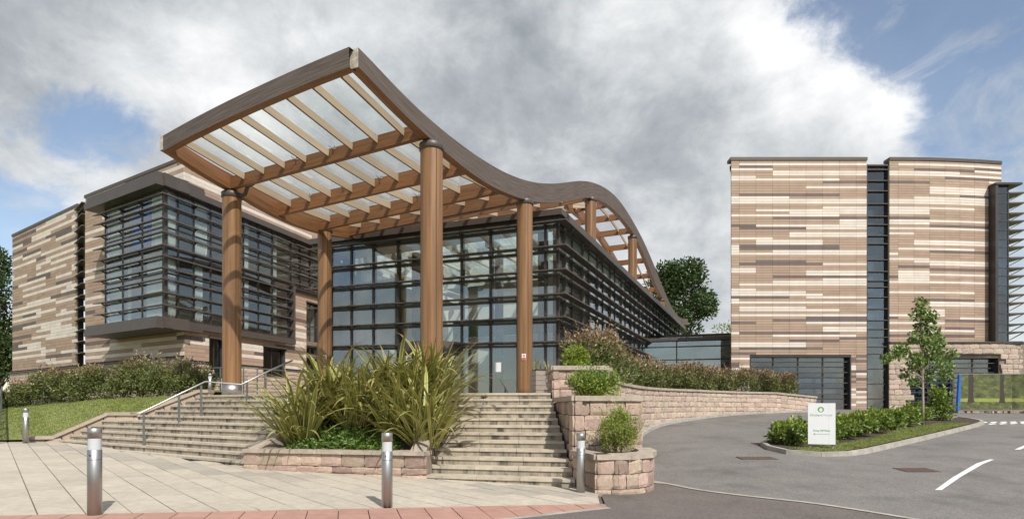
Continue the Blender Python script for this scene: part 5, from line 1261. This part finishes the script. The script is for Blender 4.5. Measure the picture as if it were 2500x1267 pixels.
# notices on the glass
o = fpart(None, 'paper_notice', 'white_board', oF, dF, MF[7]+.30, MF[7]+.52, 3.0, 3.30, .02, .03) if False else None
mb = MB(); fbox(mb, oF, dF, MF[7]+.22, MF[7]+.50, 3.02, 3.42, .018, .026); tag(put(mb, 'paper_notice', 'white_board'), 'white paper notice taped inside the glass right of the entrance door', 'notice')
dn = thing('door_notice', 'small blue and white notice on the glass behind the sword-leaved plants', 'notice', tuple(fpt(oF, dF, MF[4]-.42, 3.0, .03)))
mb = MB(); fbox(mb, oF, dF, MF[4]-.52, MF[4]-.32, 2.95, 3.17, .018, .026); put(mb, 'plate', 'white_board', dn)
for a in (-.49, -.415):
    mb = MB(); fbox(mb, oF, dF, MF[4]+a, MF[4]+a+.06, 2.97, 3.15, .027, .030); put(mb, 'symbol_panel', 'sign_blue', dn)
# ================================================================== street furniture
def make_bollard(h=1.1, r=.08):
    root = thing('bollard_light', 'x', 'bollard')
    mb = MB(); mb.lathe((0, 0, 0), [(r, -.1), (r, h*.745), (r-.006, h*.75)], 36); put(mb, 'post', 'steel', root, True)
    mb = MB(); mb.lathe((0, 0, 0), [(r-.006, h*.75), (r-.006, h*.885)], 32, cap=False); put(mb, 'lens', 'lens', root, True)
    mb = MB(); mb.lathe((0, 0, 0), [(r, h*.885), (r, h-.01), (r-.01, h)], 36); put(mb, 'cap', 'steel', root, True)
    mb = MB(); mb.lathe((0, -r, h*.69), [(.009, -.01), (.009, .01)], 8); put(mb, 'screw', 'bronze', root)
    mb = MB(); mb.lathe((0, 0, 0), [(r+.002, h*.635), (r+.002, h*.64)], 36, cap=False); put(mb, 'seam', 'steel_dark', root, True)
    return root
b0 = make_bollard()
BL = [((231, 1255), 'brushed steel bollard light on the paving, nearest of all at the left'), ((945, 1237), 'brushed steel bollard light in front of the centre planter'), ((1418, 1201), 'brushed steel bollard light beside the lowest stone planter'), ((63, 1081), 'brushed steel bollard light at the corner of the lawn')]
for i, (px, lab) in enumerate(BL):
    o = b0 if i == 0 else copy_tree(b0); x, y = gh(*px); o.location = (x, y, G(x, y)); tag(o, lab, 'bollard', 'steel bollard lights')
o = copy_tree(b0); o.location = (-10.55, 19.75, TERR); o.scale = (.75, .75, .7); tag(o, 'slim steel bollard light on the terrace left of the timber column', 'bollard', 'steel bollard lights')
# far-left mesh railing
rl = thing('mesh_railing', 'dark steel railing with wire mesh at the left edge of the lawn', 'railing', (-18, 21, .6))
ra_, rb_ = Vector((-15.75, 17.3)), Vector((-24.0, 26.6))
for k in range(9):
    t_ = k/8; p = ra_.lerp(rb_, t_); z = .45+1.0*t_; mb = MB(); mb.box((p.x, p.y, z+.5), .05, .05, 1.05, .8); put(mb, 'post', 'steel_dark', rl)
mb = MB(); mb.tube([(*ra_, 1.5), (*rb_, 2.5)], .028, 8); put(mb, 'top_rail', 'steel_dark', rl)
for k in range(7):
    mb = MB(); mb.tube([(*ra_, .55+k*.13), (*rb_, 1.55+k*.13)], .006, 5); put(mb, 'wire', 'steel_dark', rl)
# handrail on the left flight
hr = thing('handrail', 'stainless steel handrail climbing the middle of the left steps', 'handrail', (-8, 16, .5))
def stair_pt(u, v):
    # meet the sight line with the slope of the left flight
    best = None
    for k in range(12):
        z = ZT[k]; Y = (z-EYE)/((HOR-v)/FPX) if abs(HOR-v) > 1 else 99
    return best
posts = [(351, 1096, 1012, 16.2), (437, 1050, 970, 16.7), (491, 1021, 945, 17.2), (603, 1010, 938, 17.0), (648, 984, 915, 17.6)]
for (u, vb, vt, Y) in posts:
    a, b = at(u, vb, Y), at(u, vt, Y); mb = MB(); mb.box(((a.x+b.x)/2, Y, (a.z+b.z)/2), .06, .06, b.z-a.z+.12, .6); put(mb, 'post', 'steel_dark', hr)
mb = MB(); mb.tube([at(318, 1008.5, 16.0), at(343, 1008, 16.15), at(437, 962, 16.7), at(502, 931, 17.25), at(590, 938.5, 16.95), at(648, 909, 17.6), at(714, 879.5, 18.4)], .026, 10); put(mb, 'rail', 'steel', hr, True)
# balustrade at the back of the terrace
bl = thing('balustrade', 'steel post and wire balustrade behind the big timber column', 'balustrade', (-11, 22, TERR))
bp = [Vector((-13.0, 22.6)), Vector((-11.35, 22.0)), Vector((-10.4, 21.9)), Vector((-10.05, 22.3)), Vector((-9.05, 25.0)), Vector((-8.3, 27.5))]
bz = [p for p in bp]
for p in bp: 
    mb = MB(); mb.box((p.x, p.y, TERR+.55), .05, .05, 1.1, .5); put(mb, 'post', 'steel_dark', bl)
mb = MB(); mb.tube([(*p, TERR+1.12) for p in bp], .026, 8); put(mb, 'top_rail', 'steel', bl)
for k in range(6):
    mb = MB(); mb.tube([(*p, TERR+.18+k*.15) for p in bp], .006, 5); put(mb, 'wire', 'steel_dark', bl)
# hotel sign on the island
sx_, sy_ = 8.68, 15.85; sz0 = G(sx_, sy_)+.12
sg = thing('hotel_sign', 'white free-standing sign board with green logo and left arrow on the island grass', 'sign', (sx_, sy_, sz0))
face = Vector((-sx_, -sy_)).normalized(); face = (face+Vector((.12, 0))).normalized(); sr = Vector((-face.y, face.x)); bw_, bh = .68, 1.15; bz0 = sz0+.12
def srect(mb, a0, a1, z0, z1, ou0, ou1):
    c = Vector((sx_, sy_)); P = []
    for z in (z0, z1): P += [(*(c+sr*a0+face*ou1), z), (*(c+sr*a1+face*ou1), z), (*(c+sr*a1+face*ou0), z), (*(c+sr*a0+face*ou0), z)]
    mb.hexa(P)
mb = MB(); srect(mb, -bw_/2, bw_/2, bz0, bz0+bh, -.02, .02); put(mb, 'board', 'white_board', sg)
for a in (-bw_/2+.03, bw_/2-.09):
    mb = MB(); srect(mb, a, a+.06, sz0-.15, bz0+.5, -.08, -.022); put(mb, 'leg', 'cedar_grey', sg)
mb = MB(); srect(mb, .175, .178, bz0+.002, bz0+bh-.002, .0201, .0206); put(mb, 'seam', 'sign_grey', sg)
def disc(name, matn, a, z, r0, r1, ou, sq=1.0):
    mb = MB(); c = Vector((sx_, sy_))+face*ou
    for k in range(32):
        t0, t1 = k*math.pi/16, (k+1)*math.pi/16; P = []
        for r, t_ in ((r1, t0), (r1, t1), (r0, t1), (r0, t0)): P.append((c.x+sr.x*(a+r*math.cos(t_)*sq), c.y+sr.y*(a+r*math.cos(t_)*sq), z+r*math.sin(t_)))
        mb.poly(P)
    return put(mb, name, matn, sg)
lc = bz0+bh*.845
disc('logo_ring', 'sign_green', -.02, lc, .001, .078, .0215); disc('logo_fruit', 'white_board', -.02, lc-.012, .0005, .046, .0225, .95)
mb = MB()
for sgn in (-1, 1):
    c = Vector((sx_, sy_))+face*.0225; P = [(0, .036), (sgn*.012, .052), (sgn*.032, .058), (sgn*.024, .040)]
    mb.poly([(c.x+sr.x*(x-.02), c.y+sr.y*(x-.02), lc+z) for x, z in P][::sgn])
put(mb, 'logo_leaf', 'white_board', sg)
def text(body, size, a, z, matn, name, wide=None, bold=0):
    cu = bpy.data.curves.new(name, 'FONT'); cu.body = body; cu.size = size; cu.align_x = 'CENTER'; cu.offset = bold
    tmp = bpy.data.objects.new('tmp', cu); COL.objects.link(tmp); dg = bpy.context.evaluated_depsgraph_get(); me = bpy.data.meshes.new_from_object(tmp.evaluated_get(dg)); bpy.data.objects.remove(tmp)
    if wide:
        xs = [v.co.x for v in me.vertices]; k = wide/(max(xs)-min(xs))
    else: k = 1
    c = Vector((sx_, sy_))+face*.0225; o_ = off_of(sg)
    for v in me.vertices:
        x = v.co.x*k+a; zz = v.co.y+z; v.co = (c.x+sr.x*x-o_.x, c.y+sr.y*x-o_.y, zz-o_.z)
    me.materials.clear(); me.materials.append(M[matn]); o = link(name, me, sg); return o
text('Orchard', .090, -.135, bz0+bh*.685, 'sign_green', 'sign_lettering', .305); text('Hotel', .090, .155, bz0+bh*.685, 'sign_grey', 'sign_lettering', .20)
text('Drop Off Point', .066, 0.0, bz0+bh*.315, 'sign_green', 'sign_lettering', .42, .0012)
mb = MB(); srect(mb, -.205, .20, bz0+bh*.245, bz0+bh*.245+.008, .0202, .0225); put(mb, 'arrow_shaft', 'sign_green', sg)
mb = MB(); c = Vector((sx_, sy_))+face*.0225
for sgn in (-1, 1):
    P = [(-.21, 0), (-.165, sgn*.036), (-.158, sgn*.030), (-.197, 0)]; mb.poly([(c.x+sr.x*x, c.y+sr.y*x, bz0+bh*.245+.004+z) for x, z in P])
put(mb, 'arrow_head', 'sign_green', sg)
# drain gratings in the road
def grate(u, v, w_, d_, lab):
    x, y = gh(u, v); root = thing('drain_grate', lab, 'drain', (x, y, G(x, y)), 'iron drain gratings')
    zf = lambda a, b: G(a, b)
    mb = MB(); mb.prism([(x-w_/2, y-d_/2), (x+w_/2, y-d_/2), (x+w_/2, y+d_/2), (x-w_/2, y+d_/2)], lambda a, b: G(a, b)-.05, lambda a, b: G(a, b)+.006); put(mb, 'frame', 'bronze', root)
    k = 9
    for i in range(k):
        xa = x-w_/2+w_*(i+.15)/k; mb = MB(); mb.prism([(xa, y-d_/2), (xa+w_/k*.62, y-d_/2), (xa+w_/k*.62, y+d_/2), (xa, y+d_/2)], lambda a, b: G(a, b), lambda a, b: G(a, b)+.014); put(mb, 'bar', 'rust_iron', root)
grate(1863, 1084, .55, .55, 'rusty iron drain grating touching the rounded end of the island')
grate(1848, 1118, .95, .42, 'rusty iron drain grating in the asphalt left of the island'); grate(2238, 1147, .8, .5, 'rusty iron drain grating in the road before the island lawn')
# square timber planter box by the entrance
bx_, by_ = 1.0, 19.2; bc_ = thing('planter_box', 'square grey timber planter box with a grassy plant by the entrance', 'planter', (bx_, by_, TERR))
for k in range(5):
    mb = MB(); mb.box((bx_, by_, TERR+.08+k*.165), .62, .62, .155, .3); put(mb, 'plank', 'cedar_grey', bc_)
mb = MB(); mb.box((bx_, by_, TERR+.86), .5, .5, .04, .3); put(mb, 'soil', 'soil', bc_)
# site fence with printed banner
bm_ = bpy.data.materials.new('woodland_print'); bm_.use_nodes = True; t = bm_.node_tree; t.nodes.clear(); L = t.links.new
out = t.nodes.new('ShaderNodeOutputMaterial'); pb = t.nodes.new('ShaderNodeBsdfPrincipled'); pb.inputs['Roughness'].default_value = .7
uv = t.nodes.new('ShaderNodeTexCoord'); sp_ = t.nodes.new('ShaderNodeSeparateXYZ'); L(uv.outputs['UV'], sp_.inputs[0])
nz = t.nodes.new('ShaderNodeTexNoise'); nz.inputs['Scale'].default_value = 9; nz.inputs['Detail'].default_value = 9; nz.inputs['Roughness'].default_value = .75; L(uv.outputs['UV'], nz.inputs['Vector'])
cr_ = t.nodes.new('ShaderNodeValToRGB'); L(nz.outputs['Fac'], cr_.inputs[0]); E_ = cr_.color_ramp.elements
E_[0].position = .36; E_[0].color = (.035, .038, .02, 1); E_[1].position = .68; E_[1].color = (.22, .24, .07, 1); q = E_.new(.52); q.color = (.10, .115, .035, 1)
def nm(op, a, b=None, c=None):
    n = t.nodes.new('ShaderNodeMath'); n.operation = op
    for i, x in enumerate((a, b, c)):
        if x is None: continue
        if isinstance(x, (int, float)): n.inputs[i].default_value = x
        else: L(x, n.inputs[i])
    return n.outputs[0]
dist = nm('MULTIPLY_ADD', nz.outputs['Fac'], .05, -.025); ux = nm('ADD', sp_.outputs[0], dist); col = cr_.outputs[0]
band = nm('LESS_THAN', nm('ABSOLUTE', nm('SUBTRACT', nm('ADD', sp_.outputs[1], nm('MULTIPLY', dist, 2)), .27)), .05)
mxx = t.nodes.new('ShaderNodeMix'); mxx.data_type = 'RGBA'; L(band, mxx.inputs[0]); L(col, mxx.inputs[6]); mxx.inputs[7].default_value = (.26, .30, .06, 1); col = mxx.outputs[2]
for c0, wd, y0 in ((.16, .035, .2), (.60, .03, .18), (1.02, .022, .2), (1.3, .03, .2)):
    a = nm('LESS_THAN', nm('ABSOLUTE', nm('SUBTRACT', ux, c0)), nm('ADD', nm('MULTIPLY', nm('POWER', nm('SUBTRACT', 1, sp_.outputs[1]), 10), .2), wd)); b = nm('MULTIPLY', a, nm('GREATER_THAN', sp_.outputs[1], y0))
    mxx = t.nodes.new('ShaderNodeMix'); mxx.data_type = 'RGBA'; L(b, mxx.inputs[0]); L(col, mxx.inputs[6]); mxx.inputs[7].default_value = (.045, .035, .025, 1); col = mxx.outputs[2]
L(col, pb.inputs['Base Color']); L(pb.outputs[0], out.inputs[0]); M['woodland_print'] = bm_
def fence(a, b, lab, u0, u1):
    a, b = Vector(a), Vector(b); d = (b-a).normalized(); z0 = G(*a)+.1; root = thing('site_fence', lab, 'fence', (a.x, a.y, G(*a)), 'temporary site fence panels'); H = 2.0
    mb = MB(); mb.tube([(*a, z0-.05), (*a, z0+H), (*b, z0+H), (*b, z0-.05)], .022, 8); put(mb, 'frame', 'steel_dark', root)
    for k in range(1, 6):
        mb = MB(); mb.tube([(*a, z0+k*H/6), (*b, z0+k*H/6)], .006, 5); put(mb, 'wire', 'steel_dark', root)
    mb = MB(); n_ = 16; nn = Vector((d.y, -d.x))
    for k in range(n_+1):
        p = a.lerp(b, k/n_)+nn*(.05+.02*math.sin(k*1.3)); mb.v += [(*p, z0+.08), (*p, z0+H*.99)]
    for k in range(n_):
        ua, ub = u0+(u1-u0)*k/n_, u0+(u1-u0)*(k+1)/n_; mb.face((2*k, 2*k+2, 2*k+3, 2*k+1), 0, [(ua, 0), (ub, 0), (ub, 1), (ua, 1)])
    put(mb, 'printed_banner', 'woodland_print', root)
    for p in (a, b):
        mb = MB(); mb.box((p.x, p.y, z0-.06), .7, .24, .14, .5); put(mb, 'foot_block', 'mortar', root)
f1 = at(2341, 1000, 30.6); f2 = at(2466, 1006, 30.6); f3 = at(2620, 1010, 29.5)
fence((f1.x, f1.y), (f2.x, f2.y), 'temporary fence panel with a printed woodland banner beside the blue post', 0, .72); fence((f2.x+.04, f2.y-.02), (f3.x, f3.y), 'temporary fence panel with printed banner cut off by the right picture edge', .8, 1.5)
bp_ = thing('blue_post', 'bright blue plastic post at the end of the printed site fence', 'post', (f1.x-.1, f1.y-.05, G(f1.x, f1.y)))
mb = MB(); z0 = G(f1.x, f1.y); mb.hexa([(f1.x-.16, f1.y-.1, z0), (f1.x-.02, f1.y-.1, z0), (f1.x-.02, f1.y+.03, z0), (f1.x-.16, f1.y+.03, z0), (f1.x-.05, f1.y-.1, z0+2.05), (f1.x+.05, f1.y-.1, z0+2.05), (f1.x+.05, f1.y+.03, z0+2.05), (f1.x-.05, f1.y+.03, z0+2.05)]); put(mb, 'shaft', 'blue_plastic', bp_)
mb = MB(); mb.box((f1.x-.08, f1.y, z0+.04), .4, .4, .08); put(mb, 'foot', 'mortar', bp_)
RUB = thing('rubble_row', 'row of loose bricks and stones weighting the foot of the site fence', 'rubble', (f1.x+1, f1.y-.3, G(f1.x, f1.y)))
for k in range(16):
    x = f1.x+.3+k*.25; mb = MB(); mb.box((x, f1.y-.25+random.uniform(-.1, .1), G(x, f1.y)+.05), random.uniform(.12, .24), random.uniform(.1, .16), random.uniform(.07, .13), random.uniform(0, 3)); put(mb, 'brick', random.choice(('stone', 'coping', 'stone_pale')), RUB)

# ================================================================== planting
def sword_mesh(seed):
    rr = random.Random(seed); n = 8; L_ = rr.uniform(.85, 1.15); droop = rr.uniform(.1, 1.05); lean = rr.uniform(.05, .25); V = []; F = []; UVs = []; p = Vector((0, 0, 0)); a = lean; tw = rr.uniform(-.5, .5)
    fold = rr.random() < .18
    for i in range(n+1):
        t_ = i/n; w_ = .021*(1-.35*abs(t_*2-.7))*(1 if t_ < .75 else max(.03, (1-t_)/.25)); x, z = p.x, p.z; sd = math.cos(tw*t_); ud = math.sin(tw*t_)
        V += [(x+ud*w_*.6, -w_*sd, z+.010*(1-t_)), (x, 0, z), (x-ud*w_*.6, w_*sd, z+.010*(1-t_))]
        if i < n:
            a += droop*(t_**1.6)*.42*(3.2 if fold and i == 5 else 1); st_ = L_/n; p = p+Vector((math.sin(a)*st_, 0, math.cos(a)*st_))
    me_ = MB(); me_.v = V
    for i in range(n):
        b = i*3; t0, t1 = i/n, (i+1)/n
        me_.face((b, b+1, b+4, b+3), 0, [(t0, 0), (t0, .5), (t1, .5), (t1, 0)]); me_.face((b+1, b+2, b+5, b+4), 0, [(t0, .5), (t0, 1), (t1, 1), (t1, .5)])
    return me_.mesh('sword_leaf', 'sword_leaf', smooth=True)
SW = [sword_mesh(i) for i in range(14)]
def flax(x, y, z, n, length, label, spread=.9, group='sword-leaved plants in the centre planter', tilt=0):
    root = thing('flax_plant', label, 'plant', (x, y, z), group)
    for k in range(n):
        o = link('leaf', SW[random.randrange(len(SW))], root); L_ = length*random.uniform(.62, 1.12); az = random.uniform(0, 2*math.pi); out = (random.random()**.8)*spread
        o.location = (random.uniform(-.28, .28), random.uniform(-.24, .24), random.uniform(-.05, .05)); o.rotation_euler = (random.uniform(-.15, .15), out*random.uniform(.45, .95), az); o.scale = (L_, L_*random.uniform(.8, 1.35), L_)
    return root
FX = [(-5.0, 13.4, 46, 1.55, 'leftmost sword-leaved plant with blades arching over the left steps'), (-4.45, 14.3, 46, 1.75, 'tall sword-leaved plant at the back left of the centre planter'), (-3.75, 13.7, 44, 1.6, 'sword-leaved plant in the left middle of the centre planter behind green ground cover'),
      (-3.05, 14.5, 46, 1.75, 'tall upright sword-leaved plant at the back middle of the centre planter'), (-2.75, 13.3, 44, 1.55, 'yellowing sword-leaved plant in the right middle of the centre planter'), (-2.15, 14.6, 46, 1.75, 'tall sword-leaved plant at the back right near the right steps'), (-1.98, 12.75, 46, 1.5, 'sword-leaved plant at the front right corner behind the steel bollard'), (-2.3, 13.9, 40, 1.6, 'sword-leaved plant squeezed between the two right-hand ones')]
for (x, y, n, l, lab) in FX: flax(x, y, soilz(x, y)-.02, int(n*4.2), l*1.22, lab, 1.2)
flax(bx_, by_, TERR+.86, 26, .55, 'tufted bronze grass growing in the square timber planter box', .9, 'x'); 
# ground cover in the centre planter
P = []; D = []
while len(P) < 5200:
    x = random.uniform(-5.5, -1.95); y = stair_line(x)+random.uniform(.12, 1.0)
    hmax = .30*max(.1, 1-((x+3.95)/1.5)**2)
    if x < -5.2 or abs(x+3.95) > 1.4: continue
    P.append((x+random.gauss(0, .05), y, soilz(x, y)+random.random()**.7*hmax+.02)); D.append((random.gauss(0, 1), random.gauss(-.3, 1), random.uniform(-.1, .9)))
o = leaves('ground_cover', P, D, RNG.uniform(.07, .13, len(P)), RNG.uniform(.03, .045, len(P)), 0, ['leaf_cover']); stuff(o); tag(o, 'bright green leafy ground cover spilling over the front of the centre planter', 'ground cover')
P = [(random.uniform(-5.6, -1.9), 0, 0) for _ in range(500)]; P = [(x, stair_line(x)+random.uniform(.15, 1.6), 0) for x, _, _ in P]; P = [(x, y, soilz(x, y)+.01) for x, y, _ in P]
def bush(name, label, x, y, z, rx, ry, rz, n, mats, leaf, wratio=.45, cone=0, seed=0, group=None, tips=None, lumps=9, stem='bark', upward=.6, cat='shrub', inner=.5, spikes=0, slen=.3):
    root = thing(name, label, cat, (x, y, z), group); rr = random.Random(seed+int(x*100)); bl_ = []
    for k in range(lumps):
        a = rr.uniform(0, 2*math.pi); h = rr.uniform(.12, .9); rad = (1-cone*h)*math.sqrt(max(0.05, 1-(h*1.9-.95)**2 if not cone else 1-h*.55))
        q = rr.uniform(.35, .72)*rad; bl_.append(((x+math.cos(a)*rx*q, y+math.sin(a)*ry*q, z+rz*(.08+h*.80)), (rx*rr.uniform(.34, .5)*(1-cone*h*.5), ry*rr.uniform(.34, .5)*(1-cone*h*.5), rz*rr.uniform(.16, .26))))
    bl_.append(((x, y, z+rz*.45), (rx*.72*(1-cone*.35), ry*.72*(1-cone*.35), rz*.46)))
    if cone: bl_.append(((x, y, z+rz*.80), (rx*.28, ry*.28, rz*.22)))
    P_, Dn = shell_points(n, bl_, inner); Dd = Dn*.8+RNG.normal(size=Dn.shape)*.7; Dd[:, 2] += upward
    if spikes:
        PA, DA = [P_], [Dd]; NA = [Dn]
        for k in range(spikes):
            i_ = rr.randrange(len(P_)); b_ = P_[i_]; q = Dn[i_]*.55+np.array((rr.gauss(0, .2), rr.gauss(0, .2), .75 if not cone else .45)); q /= np.linalg.norm(q); m_ = 11
            if Dn[i_][2] < -.2: continue
            tt = np.linspace(-.2, 1, m_)[:, None]*slen*rz*rr.uniform(.5, 1.2); PA.append(b_+q*tt+RNG.normal(size=(m_, 3))*.01); DA.append(q*.8+RNG.normal(size=(m_, 3))*.55); NA.append(np.repeat(np.array([[0, 0, .6]]), m_, 0))
        P_ = np.concatenate(PA); Dd = np.concatenate(DA); Dn = np.concatenate(NA)
    P_[:, 2] = np.maximum(P_[:, 2], z+.02)
    mi = np.zeros(len(P_), np.int32)
    if tips:
        topness = (P_[:, 2]-z)/rz+Dn[:, 2]*.35+RNG.normal(size=len(P_))*.22
        mi[topness > tips] = 1
        if len(mats) > 2: mi[(topness > tips+.05) & (RNG.random(len(P_)) < .35)] = 2
    leaves('foliage', P_, Dd, RNG.uniform(leaf*.7, leaf*1.3, len(P_)), leaf*wratio, mi, mats, root)
    mb = MB()
    for k in range(4):
        a = rr.uniform(0, 6.28); mb.tube([(x+.03*math.cos(a), y+.03*math.sin(a), z-.08), (x+rx*.2*math.cos(a), y+ry*.2*math.sin(a), z+rz*.35), (x+rx*.42*math.cos(a), y+ry*.42*math.sin(a), z+rz*.72)], [.022, .015, .006], 6)
    put(mb, 'stem', stem, root); return root
# left hedge
LH = [(-22.9, 25.7, 1.45), (-21.6, 25.2, 1.55), (-20.4, 24.75, 1.62), (-19.3, 24.3, 1.7), (-18.2, 23.9, 1.78), (-17.1, 23.5, 1.84), (-16.0, 23.15, 1.9), (-14.95, 22.8, 1.93), (-13.9, 22.4, 1.96), (-12.85, 22.0, 1.98), (-11.95, 21.6, 2.0)]
for i, (x, y, z) in enumerate(LH):
    h = [.85, 1.15, 1.45, 1.55, 1.5, 1.55, 1.6, 1.6, 1.6, 1.5, 1.25][i]
    bush('hedge_shrub', f'{ORD[i]} dark reddish-green shrub from the left in the hedge above the lawn', x, y, z-.03, .78, .62, h, 2300, ['leaf_photinia', 'leaf_red', 'leaf_pink'], .115, .38, 0, i, 'shrubs of the left hedge', 1.12, 14, spikes=60, slen=.22)
# right hedge behind the curved wall
L_, pos, tan = path_fn(WALL)
RHB = [(2.5, 1.5), (3.3, 1.48), (4.3, 1.42), (5.6, 1.35), (7.0, 1.3), (8.4, 1.22), (9.8, 1.2), (11.2, 1.15), (12.6, 1.12), (14.0, 1.15), (15.4, 1.12), (16.8, 1.1), (18.6, 1.15), (20.2, 1.15), (21.4, 1.1)]
for i, (s, h) in enumerate(RHB):
    p = pos(s); d = tan(s); p = p+Vector((-d.y, d.x))*.85; z = wtop(s)-.05
    bush('hedge_shrub', f'{ORD[i]} pink-tipped shrub from the planters in the hedge behind the curved wall', p.x, p.y, z, .95, .8, h*1.32, 3000, ['leaf_photinia', 'leaf_red', 'leaf_pink'], .125, .36, 0, 40+i, 'shrubs of the right hedge', .86, 14, spikes=60, slen=.22)
# evergreen bushes on the planters
bush('evergreen_bush', 'lime green rounded bush at the back of the highest stone planter', 1.83, 16.5, 2.58, .52, .5, .75, 5200, ['leaf_lime'], .06, .5, .35, 1, None, None, 16, 'bark', .5, 'bush', spikes=120, slen=.22)
bush('evergreen_bush', 'wide bright green bush on the middle stone planter', 1.93, 13.1, 1.74, .72, .5, .68, 6500, ['leaf_lime', 'leaf_laurel'], .055, .5, 0, 2, None, .8, 18, 'bark', .5, 'bush', spikes=160, slen=.3)
bush('evergreen_bush', 'pointed yew-like green bush in the lowest stone planter', 2.12, 11.3, .62, .52, .5, .98, 6000, ['leaf_yew', 'leaf_lime'], .05, .32, .45, 3, None, .85, 18, 'bark', .9, 'bush', spikes=190, slen=.34)
# shrubs on the island
IS = [((1945, 1068), .62, .85), ((1990, 1062), .55, .8), ((2062, 1060), .6, .85), ((2105, 1054), .68, .95), ((2150, 1046), .7, 1.0), ((2195, 1036), .72, 1.0), ((2238, 1026), .72, .95), ((2270, 1020), .7, .95), ((2304, 1014), .75, 1.1)]
IX = [(8.25, 17.05), (9.0, 17.5), (9.75, 17.6), (10.6, 18.2), (11.6, 19.0), (12.8, 20.0), (14.1, 21.2), (15.4, 22.3), (17.0, 23.9)]
for i, ((x, y), (_, r, h)) in enumerate(zip(IX, IS)):
    bush('laurel_shrub', f'{ORD[i]} glossy green shrub from the sign end of the traffic island', x, y, G(x, y)+.1, r*1.0, r*.85, h*.78, 1500, ['leaf_laurel', 'leaf_lime'], .14, .48, 0, 80+i, 'shrubs on the traffic island', .95, 11, spikes=28, slen=.25)
bush('laurel_shrub', 'tallest upright green shrub at the far end of the traffic island', 18.9, 25.0, G(18.9, 25)+.1, .6, .55, 1.45, 1300, ['leaf_laurel', 'leaf_lime'], .14, .48, .35, 99, 'shrubs on the traffic island', .95, 11, spikes=28, slen=.25)
# trees
def tree(name, label, x, y, z, trunk_h, tr, clumps, n, mats, leaf, bark='bark', group=None, wr=.6, inner=.45, hang=0):
    root = thing(name, label, 'tree', (x, y, z), group); mb = MB()
    tipz = max(c[0][2] for c in clumps)
    mb.tube([(x, y, z-.2), (x+tr*.3, y, z+trunk_h*.5), (x, y, z+trunk_h), (x+tr*.5, y, (z+trunk_h+tipz)/2), (x, y, tipz)], [tr*1.15, tr*.9, tr*.75, tr*.45, tr*.1], 10); t_ = put(mb, 'trunk', bark, root, True)
    for c, r in clumps:
        mb = MB(); s0 = Vector((x, y, z+trunk_h*random.uniform(.75, 1.1))); e_ = Vector(c); mb.tube([s0, s0.lerp(e_, .5)+Vector((0, 0, -.1*r[2])), e_], [tr*.4, tr*.25, tr*.06], 6); put(mb, 'limb', bark, t_, True)
    P_, Dn = shell_points(n, clumps, inner); Dd = Dn*.7+RNG.normal(size=Dn.shape)*.7; Dd[:, 2] += .25-hang
    leaves('crown', P_, Dd, RNG.uniform(leaf*.7, leaf*1.3, len(P_)), leaf*wr, 0 if len(mats) == 1 else RNG.integers(0, len(mats), len(P_)), mats, root, .15)
    return root
def clump_set(cx, cy, cz, rx, ry, rz, n, s=(.28, .42), seed=0):
    rr = random.Random(seed); out = []
    for k in range(n):
        a = rr.uniform(0, 6.28); h = rr.uniform(-.85, .9); q = math.sqrt(1-h*h)*rr.uniform(.45, .85); f = rr.uniform(*s); out.append(((cx+math.cos(a)*rx*q, cy+math.sin(a)*ry*q, cz+h*rz*.85), (rx*f, ry*f, rz*f*.8)))
    return out
yt = (16.6, 22.85); zt = G(*yt)+.1      # young tree on the island
cl = [((yt[0]+a, yt[1]+b, zt+h), (r, r*.9, r*.8)) for a, b, h, r in ((-.05, 0, 5.0, .20), (0, .1, 4.75, .28), (-.15, 0, 4.4, .30), (.25, -.1, 4.35, .30), (.15, .1, 4.0, .36), (.5, .1, 3.75, .30), (-.2, 0, 3.55, .36), (-.75, .1, 3.05, .34), (-1.1, 0, 2.85, .30), (-1.5, 0, 2.7, .22), (.25, -.2, 3.3, .40), (.75, .2, 3.2, .30), (1.05, 0, 2.85, .28), (.3, .2, 2.75, .44), (-.4, -.2, 2.65, .34), (.65, -.3, 2.35, .36), (0, .2, 2.3, .34), (-.6, .1, 2.05, .26), (.95, 0, 2.0, .26), (.3, 0, 1.95, .24), (-.35, 0, 1.7, .2))]
tree('young_tree', 'slender young broadleaf tree with staked pale trunk on the traffic island', yt[0], yt[1], zt, 1.9, .05, cl, 2000, ['leaf_young'], .155, 'bark_pale', None, .72, .1, .5)
def far_tree(u, vtop, vbot, w_px, Y, label, n, seed, mats=('leaf_tree', 'leaf_dark'), leaf=.42, nc=22):
    top, bt = at(u, vtop, Y), at(u, vbot, Y); r = w_px/FPX*Y/2; cz = (top.z+bt.z)/2; rz = (top.z-bt.z)/2; base = 1.2
    tree('broadleaf_tree', label, top.x, Y, base, max(1.5, bt.z-base), .35, clump_set(top.x, Y, cz, r, r*.9, rz, nc, seed=seed)+[((top.x, Y, cz), (r*.55, r*.5, rz*.6))], n, list(mats), leaf, 'bark', 'trees behind the buildings', .62, .35)
far_tree(1655, 640, 850, 190, 78, 'large dark green oak-like tree rising behind the end of the canopy', 15000, 3, nc=34)
far_tree(1795, 765, 850, 130, 85, 'pale wispy tree top just left of the right building', 900, 4, ('leaf_laurel',), .35, 9)
far_tree(-20, 600, 900, 105, 62, 'dark green tree at the left edge behind the left building', 6500, 5, leaf=.36)
far_tree(-15, 790, 960, 110, 56, 'lower dark bushy tree beneath the taller one at the left edge', 5000, 6, leaf=.32)
# the coarse mulch and litter under the plants
